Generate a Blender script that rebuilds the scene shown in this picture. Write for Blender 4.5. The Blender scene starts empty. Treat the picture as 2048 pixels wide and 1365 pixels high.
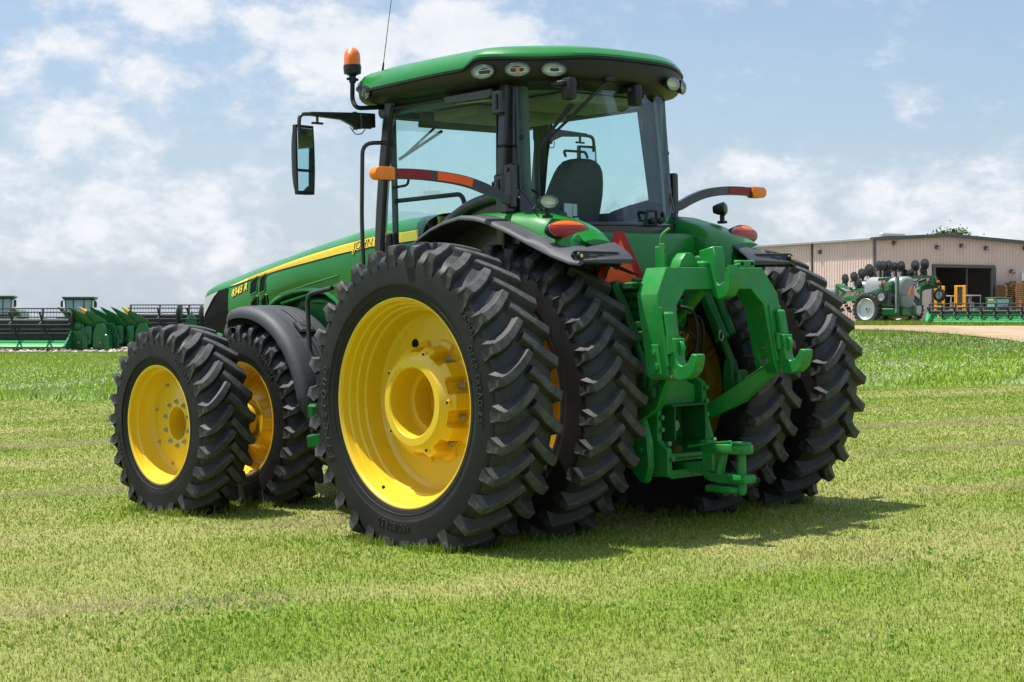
# Rear three-quarter view of a green row-crop tractor with dual wheels, parked on a mown lawn,
# farm machinery and a metal shed behind it.
import bpy, bmesh, math, random
import numpy as np
from mathutils import Vector, Matrix
rnd = random.Random(7)
sc = bpy.context.scene
COL = sc.collection
PI = math.pi
rad = math.radians

# ------------------------------------------------------------------ mesh builder
def smoothstep(a, b, x):
    t = min(1., max(0., (x - a) / (b - a))); return t * t * (3 - 2 * t)

def lerp_table(tab, x):
    """piecewise linear through [(x, y)...] sorted by x"""
    return float(np.interp(x, [t[0] for t in tab], [t[1] for t in tab]))

def catmull(pts, k=6, closed=False):
    P = [Vector(p) for p in pts]; n = len(P); out = []
    rng = range(n if closed else n - 1)
    for i in rng:
        if closed: p0, p1, p2, p3 = P[i - 1], P[i], P[(i + 1) % n], P[(i + 2) % n]
        else: p0, p1, p2, p3 = P[max(i - 1, 0)], P[i], P[i + 1], P[min(i + 2, n - 1)]
        for j in range(k):
            t = j / k
            out.append(.5 * ((2 * p1) + (p2 - p0) * t + (2 * p0 - 5 * p1 + 4 * p2 - p3) * t * t + (3 * p1 - p0 - 3 * p2 + p3) * t ** 3))
    if not closed: out.append(P[-1])
    return out

def fillet(pts, r, k=5):
    P = [Vector(p) for p in pts]; out = [P[0]]
    for i in range(1, len(P) - 1):
        a, b, c = P[i - 1], P[i], P[i + 1]
        d1, d2 = (a - b), (c - b); rr = min(r, d1.length * .48, d2.length * .48)
        s, e = b + d1.normalized() * rr, b + d2.normalized() * rr
        for j in range(k + 1):
            t = j / k; out.append((1 - t) ** 2 * s + 2 * t * (1 - t) * b + t * t * e)
    out.append(P[-1]); return out

class MB:
    def __init__(s): s.v = []; s.f = []; s.m = []
    def add(s, vs, fs, mi=0):
        o = len(s.v); s.v += [tuple(x) for x in vs]
        s.f += [tuple(o + i for i in f) for f in fs]; s.m += [mi] * len(fs); return s
    def take(s, bm, mi=0):
        bm.verts.index_update()
        s.add([v.co[:] for v in bm.verts], [[v.index for v in f.verts] for f in bm.faces], mi); bm.free(); return s
    def xf(s, mark, M):
        for i in range(mark, len(s.v)): s.v[i] = tuple(M @ Vector(s.v[i]))
        return s
    def box(s, c, d, mi=0, bev=0, rot=None, seg=1):
        bm = bmesh.new(); bmesh.ops.create_cube(bm, size=1)
        for v in bm.verts: v.co = Vector((v.co.x * d[0], v.co.y * d[1], v.co.z * d[2]))
        if bev: bmesh.ops.bevel(bm, geom=bm.edges[:], offset=bev, segments=seg, affect='EDGES', profile=.6)
        M = Matrix.Translation(Vector(c)) @ (rot.to_4x4() if rot else Matrix())
        bm.transform(M); return s.take(bm, mi)
    def prism(s, poly, ax, lo, hi, mi=0, bev=0, seg=1):
        bm = bmesh.new()
        def P(p, t): return {'x': (t, p[0], p[1]), 'y': (p[0], t, p[1]), 'z': (p[0], p[1], t)}[ax]
        A = [bm.verts.new(P(p, lo)) for p in poly]; B = [bm.verts.new(P(p, hi)) for p in poly]
        n = len(poly)
        bm.faces.new(A); bm.faces.new(B[::-1])
        for i in range(n): bm.faces.new((A[i], B[i], B[(i + 1) % n], A[(i + 1) % n]))
        bmesh.ops.recalc_face_normals(bm, faces=bm.faces[:])
        if bev: bmesh.ops.bevel(bm, geom=bm.edges[:], offset=bev, segments=seg, affect='EDGES', profile=.6)
        big = [f for f in bm.faces if len(f.verts) > 4]
        if big: bmesh.ops.triangulate(bm, faces=big)
        return s.take(bm, mi)
    def bar(s, p0, p1, w, h, mi=0, bev=0, up=(0, 0, 1)):
        """box beam from p0 to p1, width w (sideways), height h"""
        p0, p1 = Vector(p0), Vector(p1); d = p1 - p0; L = d.length
        y = d.normalized(); x = y.cross(Vector(up))
        if x.length < 1e-4: x = Vector((1, 0, 0))
        x.normalize(); z = x.cross(y)
        return s.box((p0 + p1) / 2, (w, L, h), mi, bev, Matrix((x, y, z)).transposed())
    def tube(s, pts, r, n=8, mi=0, caps=True):
        P = [Vector(p) for p in pts]; k = len(P)
        R_ = r if isinstance(r, (list, tuple)) else [r] * k
        t0 = (P[1] - P[0]).normalized(); u = t0.orthogonal().normalized()
        vs, fs = [], []
        for i in range(k):
            t = (P[min(i + 1, k - 1)] - P[max(i - 1, 0)]).normalized()
            u = (u - t * u.dot(t)).normalized(); w = t.cross(u)
            for j in range(n):
                a = 2 * PI * j / n; vs.append(P[i] + (u * math.cos(a) + w * math.sin(a)) * R_[i])
        for i in range(k - 1):
            for j in range(n):
                fs.append((i * n + j, i * n + (j + 1) % n, (i + 1) * n + (j + 1) % n, (i + 1) * n + j))
        if caps: fs.append(tuple(range(n))[::-1]); fs.append(tuple((k - 1) * n + j for j in range(n)))
        return s.add(vs, fs, mi)
    def cyl(s, p0, p1, r0, r1=None, n=16, mi=0):
        return s.tube([p0, p1], [r0, r0 if r1 is None else r1], n, mi)
    def grid(s, G, mi=0, closeu=False, closev=False):
        nu, nv = len(G), len(G[0]); vs = [p for row in G for p in row]; fs = []
        for i in range(nu if closeu else nu - 1):
            for j in range(nv if closev else nv - 1):
                a, b = i, (i + 1) % nu; c, d = j, (j + 1) % nv
                fs.append((a * nv + c, a * nv + d, b * nv + d, b * nv + c))
        return s.add(vs, fs, mi)
    def lathe(s, prof, n=64, c=(0, 0, 0), mi=0, mod=None, ax='x'):
        """prof = [(a along axis, r)], round the axis; angle from +y towards +z (axis x)"""
        G = []
        for j in range(n):
            t = 2 * PI * j / n; row = []
            for k, (a, r) in enumerate(prof):
                rr = mod(t, a, r) if mod else r
                y, z = math.cos(t) * rr, math.sin(t) * rr
                p = {'x': (a, y, z), 'y': (y, a, z), 'z': (y, z, a)}[ax]
                row.append((c[0] + p[0], c[1] + p[1], c[2] + p[2]))
            G.append(row)
        return s.grid(G, mi, closeu=True)
    def ball(s, c, r, n=16, m=10, mi=0, M=None):
        G = []
        for i in range(m + 1):
            a = PI * i / m - PI / 2
            G.append([Vector((math.cos(a) * math.cos(2 * PI * j / n) * r[0], math.cos(a) * math.sin(2 * PI * j / n) * r[1], math.sin(a) * r[2])) for j in range(n)])
        mk = len(s.v); s.grid(G, mi, closev=True)
        return s.xf(mk, Matrix.Translation(Vector(c)) @ (M.to_4x4() if M else Matrix()))
    def build(s, name, mats, parent=None, sharp=32, loc=None, normals=False):
        me = bpy.data.meshes.new(name); me.from_pydata(s.v, [], s.f); me.validate(clean_customdata=False)
        if not isinstance(mats, (list, tuple)): mats = [mats]
        for m in mats: me.materials.append(m)
        if len(mats) > 1 and len(me.polygons) == len(s.m): me.polygons.foreach_set('material_index', s.m)
        if normals:
            bm = bmesh.new(); bm.from_mesh(me); bmesh.ops.recalc_face_normals(bm, faces=bm.faces[:]); bm.to_mesh(me); bm.free()
        me.polygons.foreach_set('use_smooth', [True] * len(me.polygons))
        if sharp: me.set_sharp_from_angle(angle=rad(sharp))
        me.update()
        o = bpy.data.objects.new(name, me); COL.objects.link(o)
        if parent: o.parent = parent
        if loc is not None: o.location = loc
        return o

def empty(name, parent=None, loc=(0, 0, 0), rz=0):
    o = bpy.data.objects.new(name, None); COL.objects.link(o); o.location = loc; o.rotation_euler = (0, 0, rz)
    o.empty_display_size = .2
    if parent: o.parent = parent
    return o

def tag(o, label=None, cat=None, group=None, kind=None):
    if label: o['label'] = label
    if cat: o['category'] = cat
    if group: o['group'] = group
    if kind: o['kind'] = kind
    return o

def thing(name, label, cat, loc=(0, 0, 0), rz=0, group=None):
    return tag(empty(name, None, loc, rz), label, cat, group)

def copy_tree(o, parent=None):
    c = o.copy(); COL.objects.link(c)
    if parent: c.parent = parent
    for ch in [x for x in bpy.data.objects if x.parent == o]: copy_tree(ch, c)
    return c

def text_mesh(txt, size, extrude=0., offset=0., shear=0., spacing=1.):
    """letters from the built-in font as (verts, faces), lower-left origin"""
    cu = bpy.data.curves.new('t', 'FONT'); cu.body = txt; cu.size = size; cu.extrude = extrude; cu.offset = offset
    cu.shear = shear; cu.space_character = spacing; cu.resolution_u = 4
    o = bpy.data.objects.new('t', cu); COL.objects.link(o)
    dg = bpy.context.evaluated_depsgraph_get(); dg.update()
    me = o.evaluated_get(dg).to_mesh()
    v = [tuple(x.co) for x in me.vertices]; f = [tuple(p.vertices) for p in me.polygons]
    o.evaluated_get(dg).to_mesh_clear(); bpy.data.objects.remove(o); bpy.data.curves.remove(cu)
    return v, f

# ------------------------------------------------------------------ materials
def mat(name, col, rough=.5, metal=0., coat=0., var=.12, scale=6., bump=0., bscale=120., spec=.5, dirt=None, dscale=2.5, damt=.35, attr=None):
    m = bpy.data.materials.new(name); m.use_nodes = True; nt = m.node_tree; N = nt.nodes; L = nt.links
    b = N['Principled BSDF']
    b.inputs['Roughness'].default_value = rough; b.inputs['Metallic'].default_value = metal
    b.inputs['Coat Weight'].default_value = coat; b.inputs['Coat Roughness'].default_value = .08
    b.inputs['Specular IOR Level'].default_value = spec
    tc = N.new('ShaderNodeTexCoord')
    no = N.new('ShaderNodeTexNoise'); no.inputs['Scale'].default_value = scale; no.inputs['Detail'].default_value = 6; no.inputs['Roughness'].default_value = .65
    L.new(tc.outputs['Object'], no.inputs['Vector'])
    mx = N.new('ShaderNodeMix'); mx.data_type = 'RGBA'
    mx.inputs[6].default_value = (*[c * (1 - var) for c in col], 1); mx.inputs[7].default_value = (*[min(1, c * (1 + var)) for c in col], 1)
    rp = N.new('ShaderNodeMapRange'); rp.inputs['From Min'].default_value = .3; rp.inputs['From Max'].default_value = .7
    L.new(no.outputs['Fac'], rp.inputs['Value']); L.new(rp.outputs['Result'], mx.inputs[0])
    out = mx.outputs[2]
    if dirt:
        n2 = N.new('ShaderNodeTexNoise'); n2.inputs['Scale'].default_value = dscale; n2.inputs['Detail'].default_value = 9; n2.inputs['Roughness'].default_value = .72
        L.new(tc.outputs['Object'], n2.inputs['Vector'])
        r2 = N.new('ShaderNodeMapRange'); r2.inputs['From Min'].default_value = .46; r2.inputs['From Max'].default_value = .72; r2.inputs['To Max'].default_value = damt
        L.new(n2.outputs['Fac'], r2.inputs['Value'])
        m2 = N.new('ShaderNodeMix'); m2.data_type = 'RGBA'; m2.inputs[7].default_value = (*dirt, 1)
        L.new(r2.outputs['Result'], m2.inputs[0]); L.new(out, m2.inputs[6]); out = m2.outputs[2]
        rr = N.new('ShaderNodeMapRange'); rr.inputs['To Min'].default_value = rough; rr.inputs['To Max'].default_value = min(1, rough + .35)
        L.new(r2.outputs['Result'], rr.inputs['Value']); L.new(rr.outputs['Result'], b.inputs['Roughness'])
    L.new(out, b.inputs['Base Color'])
    if bump:
        n3 = N.new('ShaderNodeTexNoise'); n3.inputs['Scale'].default_value = bscale; n3.inputs['Detail'].default_value = 4
        L.new(tc.outputs['Object'], n3.inputs['Vector'])
        bp = N.new('ShaderNodeBump'); bp.inputs['Strength'].default_value = bump; bp.inputs['Distance'].default_value = .004
        L.new(n3.outputs['Fac'], bp.inputs['Height']); L.new(bp.outputs['Normal'], b.inputs['Normal'])
    return m

def glass_mat(name, tint, rough=0., ior=1.5, refl=1.):
    """thin pane: tinted clear transmission plus a Fresnel reflection"""
    m = bpy.data.materials.new(name); m.use_nodes = True; nt = m.node_tree; N = nt.nodes; L = nt.links
    for n in list(N):
        if n.type == 'BSDF_PRINCIPLED': N.remove(n)
    o = [n for n in N if n.type == 'OUTPUT_MATERIAL'][0]
    t = N.new('ShaderNodeBsdfTransparent'); t.inputs[0].default_value = (*tint, 1)
    g = N.new('ShaderNodeBsdfGlossy'); g.inputs['Roughness'].default_value = rough; g.inputs[0].default_value = (.95, .98, 1, 1)
    f = N.new('ShaderNodeFresnel'); f.inputs[0].default_value = ior
    k = N.new('ShaderNodeMath'); k.operation = 'MULTIPLY'; k.inputs[1].default_value = refl; k.use_clamp = True
    L.new(f.outputs[0], k.inputs[0])
    mx = N.new('ShaderNodeMixShader'); L.new(k.outputs[0], mx.inputs[0]); L.new(t.outputs[0], mx.inputs[1]); L.new(g.outputs[0], mx.inputs[2])
    L.new(mx.outputs[0], o.inputs[0]); return m

def lens_mat(name, col, rough=.08, scale=90., trans=.25):
    """moulded lamp lens: ribbed, glossy coloured plastic"""
    m = bpy.data.materials.new(name); m.use_nodes = True; nt = m.node_tree; N = nt.nodes; L = nt.links
    b = N['Principled BSDF']; b.inputs['Base Color'].default_value = (*col, 1); b.inputs['Roughness'].default_value = rough
    b.inputs['Transmission Weight'].default_value = trans; b.inputs['Coat Weight'].default_value = .15
    tc = N.new('ShaderNodeTexCoord'); w = N.new('ShaderNodeTexWave'); w.inputs['Scale'].default_value = scale; w.bands_direction = 'Z'
    L.new(tc.outputs['Object'], w.inputs['Vector'])
    bp = N.new('ShaderNodeBump'); bp.inputs['Strength'].default_value = .35; bp.inputs['Distance'].default_value = .003
    L.new(w.outputs['Fac'], bp.inputs['Height']); L.new(bp.outputs['Normal'], b.inputs['Normal']); return m

M_ = {}
DUST = (.30, .26, .19)
M_['green'] = mat('green_paint', (.004, .165, .018), .34, spec=.35, coat=.3, var=.06, scale=3, dirt=(.05, .14, .05), dscale=3, damt=.10)
M_['hgreen'] = mat('hitch_green_paint', (.012, .215, .036), .42, spec=.3, coat=.1, var=.14, scale=5, bump=.16, bscale=120, dirt=(.15, .135, .08), dscale=7, damt=.30)
M_['dgreen'] = mat('casting_green_paint', (.005, .105, .018), .5, spec=.25, coat=.05, var=.16, scale=8, bump=.15, bscale=90, dirt=(.05, .05, .03), dscale=5, damt=.45)
M_['yellow'] = mat('yellow_paint', (.75, .490, .012), .36, coat=.3, var=.05, scale=4, dirt=(.50, .36, .05), dscale=4, damt=.28)
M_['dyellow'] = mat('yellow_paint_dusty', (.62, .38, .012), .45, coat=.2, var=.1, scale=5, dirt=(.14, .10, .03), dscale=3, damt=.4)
M_['stripe'] = mat('yellow_decal', (.86, .62, .012), .35, coat=.3, var=.03)
M_['plastic'] = mat('charcoal_plastic', (.043, .046, .054), .60, spec=.4, var=.1, scale=8, bump=.08, bscale=350, dirt=(.13, .13, .125), dscale=3, damt=.18)
M_['black'] = mat('black_plastic', (.0105, .0112, .0135), .5, spec=.4, var=.15, scale=8, bump=.06, bscale=300, dirt=(.06, .06, .058), dscale=4, damt=.15)
M_['frame'] = mat('black_frame_paint', (.017, .018, .021), .33, coat=.25, var=.1, dirt=(.07, .07, .07), dscale=4, damt=.15)
M_['rubber'] = mat('tyre_rubber', (.0085, .0080, .0082), .6, spec=.28, var=.3, scale=5, bump=.22, bscale=220, dirt=(.034, .029, .026), dscale=2.2, damt=.5)
M_['tread'] = mat('tread_rubber', (.017, .0185, .022), .58, spec=.4, var=.25, scale=6, bump=.3, bscale=160, dirt=(.095, .082, .065), dscale=4, damt=.45)
M_['lug'] = mat('worn_lug_rubber', (.048, .048, .050), .75, var=.45, scale=14, bump=.9, bscale=110, dirt=(.115, .108, .088), dscale=14, damt=.6)
M_['letter'] = mat('moulded_rubber_letter', (.028, .028, .029), .55, var=.2, scale=9)
M_['steel'] = mat('bare_steel', (.45, .46, .46), .35, metal=.85, var=.2, scale=30)
M_['chrome'] = mat('silver_reflector', (.80, .82, .76), .25, metal=.25, var=.12, scale=60, bump=.4, bscale=140)
M_['mirror'] = mat('mirror_glass', (.80, .84, .86), .02, metal=1., var=.02)
M_['glass'] = glass_mat('cab_glass', (.83, .965, .945), refl=.25)
M_['rglass'] = glass_mat('rear_glass', (.81, .97, .94), refl=.10)
M_['clear'] = glass_mat('lamp_glass', (.93, .96, .92), ior=1.45, refl=1.2)
M_['amber'] = lens_mat('amber_lens', (.95, .22, .0), .2, trans=0.)
M_['beacon'] = lens_mat('beacon_lens', (.95, .17, .0), .3, 60, .05)
M_['red'] = lens_mat('red_lens', (.50, .006, .006), .15, trans=0.)
def tail_mat():
    m = lens_mat('tail_lens', (.5, .01, .01), .15, trans=0.); t = m.node_tree; b = t.nodes['Principled BSDF']
    tc = t.nodes.new('ShaderNodeTexCoord'); s = t.nodes.new('ShaderNodeSeparateXYZ'); c = t.nodes.new('ShaderNodeMapRange'); x = t.nodes.new('ShaderNodeMix'); x.data_type = 'RGBA'
    t.links.new(tc.outputs['Object'], s.inputs[0]); t.links.new(s.outputs[2], c.inputs[0]); c.inputs[1].default_value = 2.034; c.inputs[2].default_value = 2.037
    x.inputs[6].default_value = (.36, .003, .004, 1); x.inputs[7].default_value = (.85, .16, .0, 1); t.links.new(c.outputs[0], x.inputs[0]); t.links.new(x.outputs[2], b.inputs['Base Color']); return m
M_['tail'] = tail_mat()
M_['redrefl'] = mat('dark_red_reflector', (.26, .010, .018), .4, spec=.3, var=.15, scale=60)
M_['orange'] = mat('fluorescent_orange', (1.0, .125, .03), .6, var=.02, spec=.2)
M_['sred'] = mat('sign_red_border', (.42, .008, .012), .5, spec=.3, var=.1, scale=60)
M_['liner'] = mat('cab_headliner', (.24, .245, .24), .9, var=.1)
M_['trimgrey'] = mat('cab_inner_trim', (.11, .125, .122), .7, var=.1)
M_['seat'] = mat('seat_cloth', (.095, .09, .092), .85, var=.15, scale=40, bump=.2)
M_['white'] = mat('white_label', (.75, .76, .74), .5, var=.05)
M_['bluecap'] = mat('blue_coupler_cap', (.02, .09, .42), .4, var=.1)
M_['rust'] = mat('worn_metal', (.16, .11, .07), .6, metal=.4, var=.3, scale=40)
M_['brass'] = mat('brass_pin', (.70, .50, .18), .3, metal=.9)
M_['lampgrey'] = mat('headlamp_lens', (.44, .46, .46), .2, coat=.5, var=.2, scale=12)
M_['darkhole'] = mat('dark_recess', (.008, .009, .009), .8, spec=.1, var=.2)

# ------------------------------------------------------------------ camera
F_PX, HCAM, PITCH = 3386.27, 1.43, -0.01309344
cam = bpy.data.cameras.new('camera'); co = bpy.data.objects.new('camera', cam); COL.objects.link(co)
cam.sensor_width = 36; cam.lens = F_PX / 2048 * 36; cam.clip_start = .1; cam.clip_end = 9000
co.location = (0, 0, HCAM); co.rotation_euler = (PI / 2 + PITCH, 0, 0)
sc.camera = co
HORIZ = 682.5 - F_PX * math.tan(-PITCH)            # image row of the true horizon
def W(px, py, d):
    """point at depth d (m) seen at photo pixel (px, py)"""
    return Vector(((px - 1024) / F_PX * d, d, HCAM + (HORIZ - py) / F_PX * d))

# ------------------------------------------------------------------ sun and sky
SUN = Vector((-.38, .10, 1.)).normalized()
sun = bpy.data.lights.new('sun', 'SUN'); so = bpy.data.objects.new('sun', sun); COL.objects.link(so)
sun.energy = 4.5; sun.angle = rad(.5); sun.color = (1., .955, .88)
so.rotation_euler = SUN.to_track_quat('Z', 'Y').to_euler(); so.location = (-20, 5, 50)
world = bpy.data.worlds.new("World"); sc.world = world; world.use_nodes = True
nt = world.node_tree; N = nt.nodes; L = nt.links
bg = N['Background']; bg.inputs[1].default_value = .085
sky = N.new('ShaderNodeTexSky'); sky.sky_type = 'NISHITA'; sky.sun_disc = False
sky.sun_elevation = math.asin(SUN.z); sky.sun_rotation = math.atan2(SUN.x, SUN.y)
sky.altitude = 200; sky.air_density = 1.0; sky.dust_density = 1.6; sky.ozone_density = 2.0
def node(t, **k):
    n = N.new(t)
    for a, v in k.items(): setattr(n, a, v)
    return n
def mth(op, a, b=None, c=None, clamp=False):
    n = node('ShaderNodeMath', operation=op, use_clamp=clamp)
    for i, x in enumerate((a, b, c)):
        if x is None: continue
        if hasattr(x, 'links'): L.new(x, n.inputs[i])
        else: n.inputs[i].default_value = x
    return n.outputs[0]
tcw = node('ShaderNodeTexCoord'); sp = node('ShaderNodeSeparateXYZ'); L.new(tcw.outputs['Generated'], sp.inputs[0])
X, Y, Z = sp.outputs
# direction -> (tan azimuth, tan elevation), defined all round
hyp = mth('SQRT', mth('ADD', mth('MULTIPLY', X, X), mth('MULTIPLY', Y, Y)))
az = mth('ARCTAN2', X, Y); el = mth('ARCTAN2', Z, hyp)
cv = node('ShaderNodeCombineXYZ'); L.new(az, cv.inputs[0]); L.new(mth('MULTIPLY', el, 1.55), cv.inputs[1])
def noise(scale, det, rough=.55, off=(0, 0, 0), dist=0.):
    mp = node('ShaderNodeVectorMath', operation='ADD'); L.new(cv.outputs[0], mp.inputs[0]); mp.inputs[1].default_value = off
    n = node('ShaderNodeTexNoise'); n.inputs['Scale'].default_value = scale; n.inputs['Detail'].default_value = det
    n.inputs['Roughness'].default_value = rough; n.inputs['Distortion'].default_value = dist
    L.new(mp.outputs[0], n.inputs['Vector']); return n.outputs['Fac']
n1 = noise(20, 12, .60, (3.1, 1.7, 0), .15); n2 = noise(60, 6, .6, (7.7, 2.2, 0)); nbig = noise(5, 3, .5, (1.3, 9.1, 0))
w1 = noise(11, 6, .55, (5, 5, 3)); w2 = noise(11, 6, .55, (9, 1, 4))
waz = mth('ADD', az, mth('MULTIPLY', mth('SUBTRACT', w1, .5), .085)); wel = mth('ADD', el, mth('MULTIPLY', mth('SUBTRACT', w2, .5), .050))
CL = [(290, 35, 190, 62, 1.15), (110, 0, 80, 28, .6), (130, 280, 170, 75, 1.15), (40, 180, 50, 40, .5), (330, 165, 120, 50, 1.0), (120, 125, 110, 28, .7), (480, 270, 110, 45, .55),
      (850, 75, 235, 110, 1.35), (690, 170, 150, 120, .8), (545, 55, 70, 40, .75), (1000, 60, 110, 75, .9), (1480, 320, 170, 60, .75), (1560, 390, 330, 70, .50), (1840, 228, 75, 26, .95),
      (2010, 330, 110, 55, .75), (1960, 430, 210, 75, .7), (270, 420, 250, 70, .85), (120, 470, 260, 60, .5), (560, 480, 200, 60, .5), (420, 560, 500, 60, .5), (1660, 5, 210, 45, .75), (1430, 0, 70, 30, .5),
      (1690, 450, 260, 50, .55), (1410, 200, 70, 20, .35), (620, 290, 110, 60, .4), (2040, 130, 70, 40, .5)]
tot = None
for (px, py, rx, ry, a) in CL:
    dx = mth('DIVIDE', mth('SUBTRACT', waz, math.atan((px - 1024) / F_PX)), rx / F_PX)
    dy = mth('DIVIDE', mth('SUBTRACT', wel, math.atan((HORIZ - py) / F_PX)), ry / F_PX)
    g = mth('MULTIPLY', mth('EXPONENT', mth('MULTIPLY', mth('ADD', mth('MULTIPLY', dx, dx), mth('MULTIPLY', dy, dy)), -.8)), a)
    tot = g if tot is None else mth('ADD', tot, g)
# away from the photographed part of the sky: ordinary scattered cloud
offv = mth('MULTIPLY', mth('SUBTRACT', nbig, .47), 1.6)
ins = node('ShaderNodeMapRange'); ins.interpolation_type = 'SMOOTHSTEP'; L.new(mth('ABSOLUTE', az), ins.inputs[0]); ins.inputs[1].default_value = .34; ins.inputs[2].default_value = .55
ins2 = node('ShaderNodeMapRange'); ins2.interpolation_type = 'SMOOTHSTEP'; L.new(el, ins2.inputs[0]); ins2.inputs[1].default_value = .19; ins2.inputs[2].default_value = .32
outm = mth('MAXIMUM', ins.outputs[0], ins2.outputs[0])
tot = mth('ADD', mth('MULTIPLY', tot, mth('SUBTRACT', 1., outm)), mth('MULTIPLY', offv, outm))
dens = mth('ADD', mth('MULTIPLY', tot, .50), mth('ADD', mth('MULTIPLY', mth('SUBTRACT', n1, .5), 1.75), mth('MULTIPLY', mth('SUBTRACT', n2, .5), .42)))
cm = node('ShaderNodeMapRange'); cm.interpolation_type = 'SMOOTHSTEP'; L.new(dens, cm.inputs[0]); cm.inputs[1].default_value = .15; cm.inputs[2].default_value = .76; cm.inputs[4].default_value = .97
# a thin veil that thickens towards the horizon
vl = node('ShaderNodeMapRange'); vl.interpolation_type = 'SMOOTHSTEP'; L.new(el, vl.inputs[0]); vl.inputs[1].default_value = .13; vl.inputs[2].default_value = 0.; vl.inputs[3].default_value = .20; vl.inputs[4].default_value = .74
cov = mth('SUBTRACT', 1., mth('MULTIPLY', mth('SUBTRACT', 1., cm.outputs[0]), mth('SUBTRACT', 1., vl.outputs[0])))
# cloud brightness: bright lit tops, greyer bellies where the cloud is thick and low
br = node('ShaderNodeMapRange'); L.new(mth('ADD', mth('MULTIPLY', n1, .55), mth('ADD', mth('MULTIPLY', n2, .40), mth('MULTIPLY', cm.outputs[0], .36))), br.inputs[0])
br.inputs[1].default_value = .42; br.inputs[2].default_value = .98; br.inputs[3].default_value = 0.; br.inputs[4].default_value = 1.
cc = node('ShaderNodeMix', data_type='RGBA'); L.new(br.outputs[0], cc.inputs[0])
cc.inputs[6].default_value = (.365, .425, .505, 1); cc.inputs[7].default_value = (.57, .58, .595, 1)
bgc = node('ShaderNodeBackground'); L.new(cc.outputs[2], bgc.inputs[0]); L.new(mth('ADD', 1., mth('MULTIPLY', ins2.outputs[0], 1.8)), bgc.inputs[1])   # cloud above the view is boosted, added light to fill the shadows
tint = node('ShaderNodeMix', data_type='RGBA', blend_type='MULTIPLY'); tint.inputs[0].default_value = 1.
tint.inputs[7].default_value = (.98, 1.0, 1.02, 1); L.new(sky.outputs[0], tint.inputs[6]); L.new(tint.outputs[2], bg.inputs[0])
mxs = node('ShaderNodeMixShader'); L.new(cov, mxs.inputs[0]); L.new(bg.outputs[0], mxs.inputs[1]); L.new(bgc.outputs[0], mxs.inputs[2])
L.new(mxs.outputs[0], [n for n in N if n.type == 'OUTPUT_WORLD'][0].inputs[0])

sc.view_settings.view_transform = 'Standard'; sc.view_settings.look = 'None'
sc.view_settings.exposure = 0.75; sc.view_settings.gamma = 1
sc.render.engine = 'CYCLES'
sc.cycles.max_bounces = 10; sc.cycles.transparent_max_bounces = 24; sc.cycles.caustics_reflective = False; sc.cycles.caustics_refractive = False
sc.cycles.use_denoising = True; sc.cycles.sample_clamp_indirect = 8

# ------------------------------------------------------------------ terrain
TR_T = Vector((0.62207257, 11.89011891, 0.013426))
TR_A = Matrix(((7.41625541e-01, -6.70420573e-01, -2.29741525e-02), (6.70597512e-01, 7.41821392e-01, -3.456e-06), (1.70450348e-02, -1.54038464e-02, 9.99736059e-01)))
def ground(x, y):
    """terrain height; numpy friendly"""
    x = np.asarray(x, float); y = np.asarray(y, float)
    pl = TR_T.z + .02298 * (np.clip(x, -14, 14) - .622)
    u = np.clip(x / np.maximum(np.abs(y), 5.), -.6, .6)
    t = np.clip((y - 32) / (100 - 32), 0, 1); t = t * t * (3 - 2 * t)
    far = .55 + .60 * np.tanh((u - .02) / .12)
    bump = .10 * np.exp(-((y - 37 - 4 * np.sin(x * .11)) / 4.5) ** 2) * (u > -.5)
    s = np.sin(x * .9 + 1.3 * np.sin(y * .55)) * np.sin(y * .8 + .7 * x) * .012
    return pl * (1 - t) + far * t + bump + s * np.clip((np.hypot(x - .2, y - 12.6) - 4.5) / 3, 0, 1)
def gz(x, y): return float(ground(x, y))
# ================================================================== THE TRACTOR (x right, y forward, z up; origin under the rear axle)
tractor = thing('tractor', 'large green row-crop tractor with yellow wheels and doubled tyres on the mown lawn', 'tractor')
tractor.matrix_world = Matrix.Translation(TR_T - Vector((0, 0, .012))) @ TR_A.to_4x4()

# ---------------------------------------------------------------- wheels
def interp_prof(half, r):
    """axial position of the sidewall at radius r"""
    pts = sorted([(q[1], q[0]) for q in half if q[0] > half[0][0] + 1e-6], key=lambda t: t[0])
    return lerp_table(pts, r)

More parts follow.
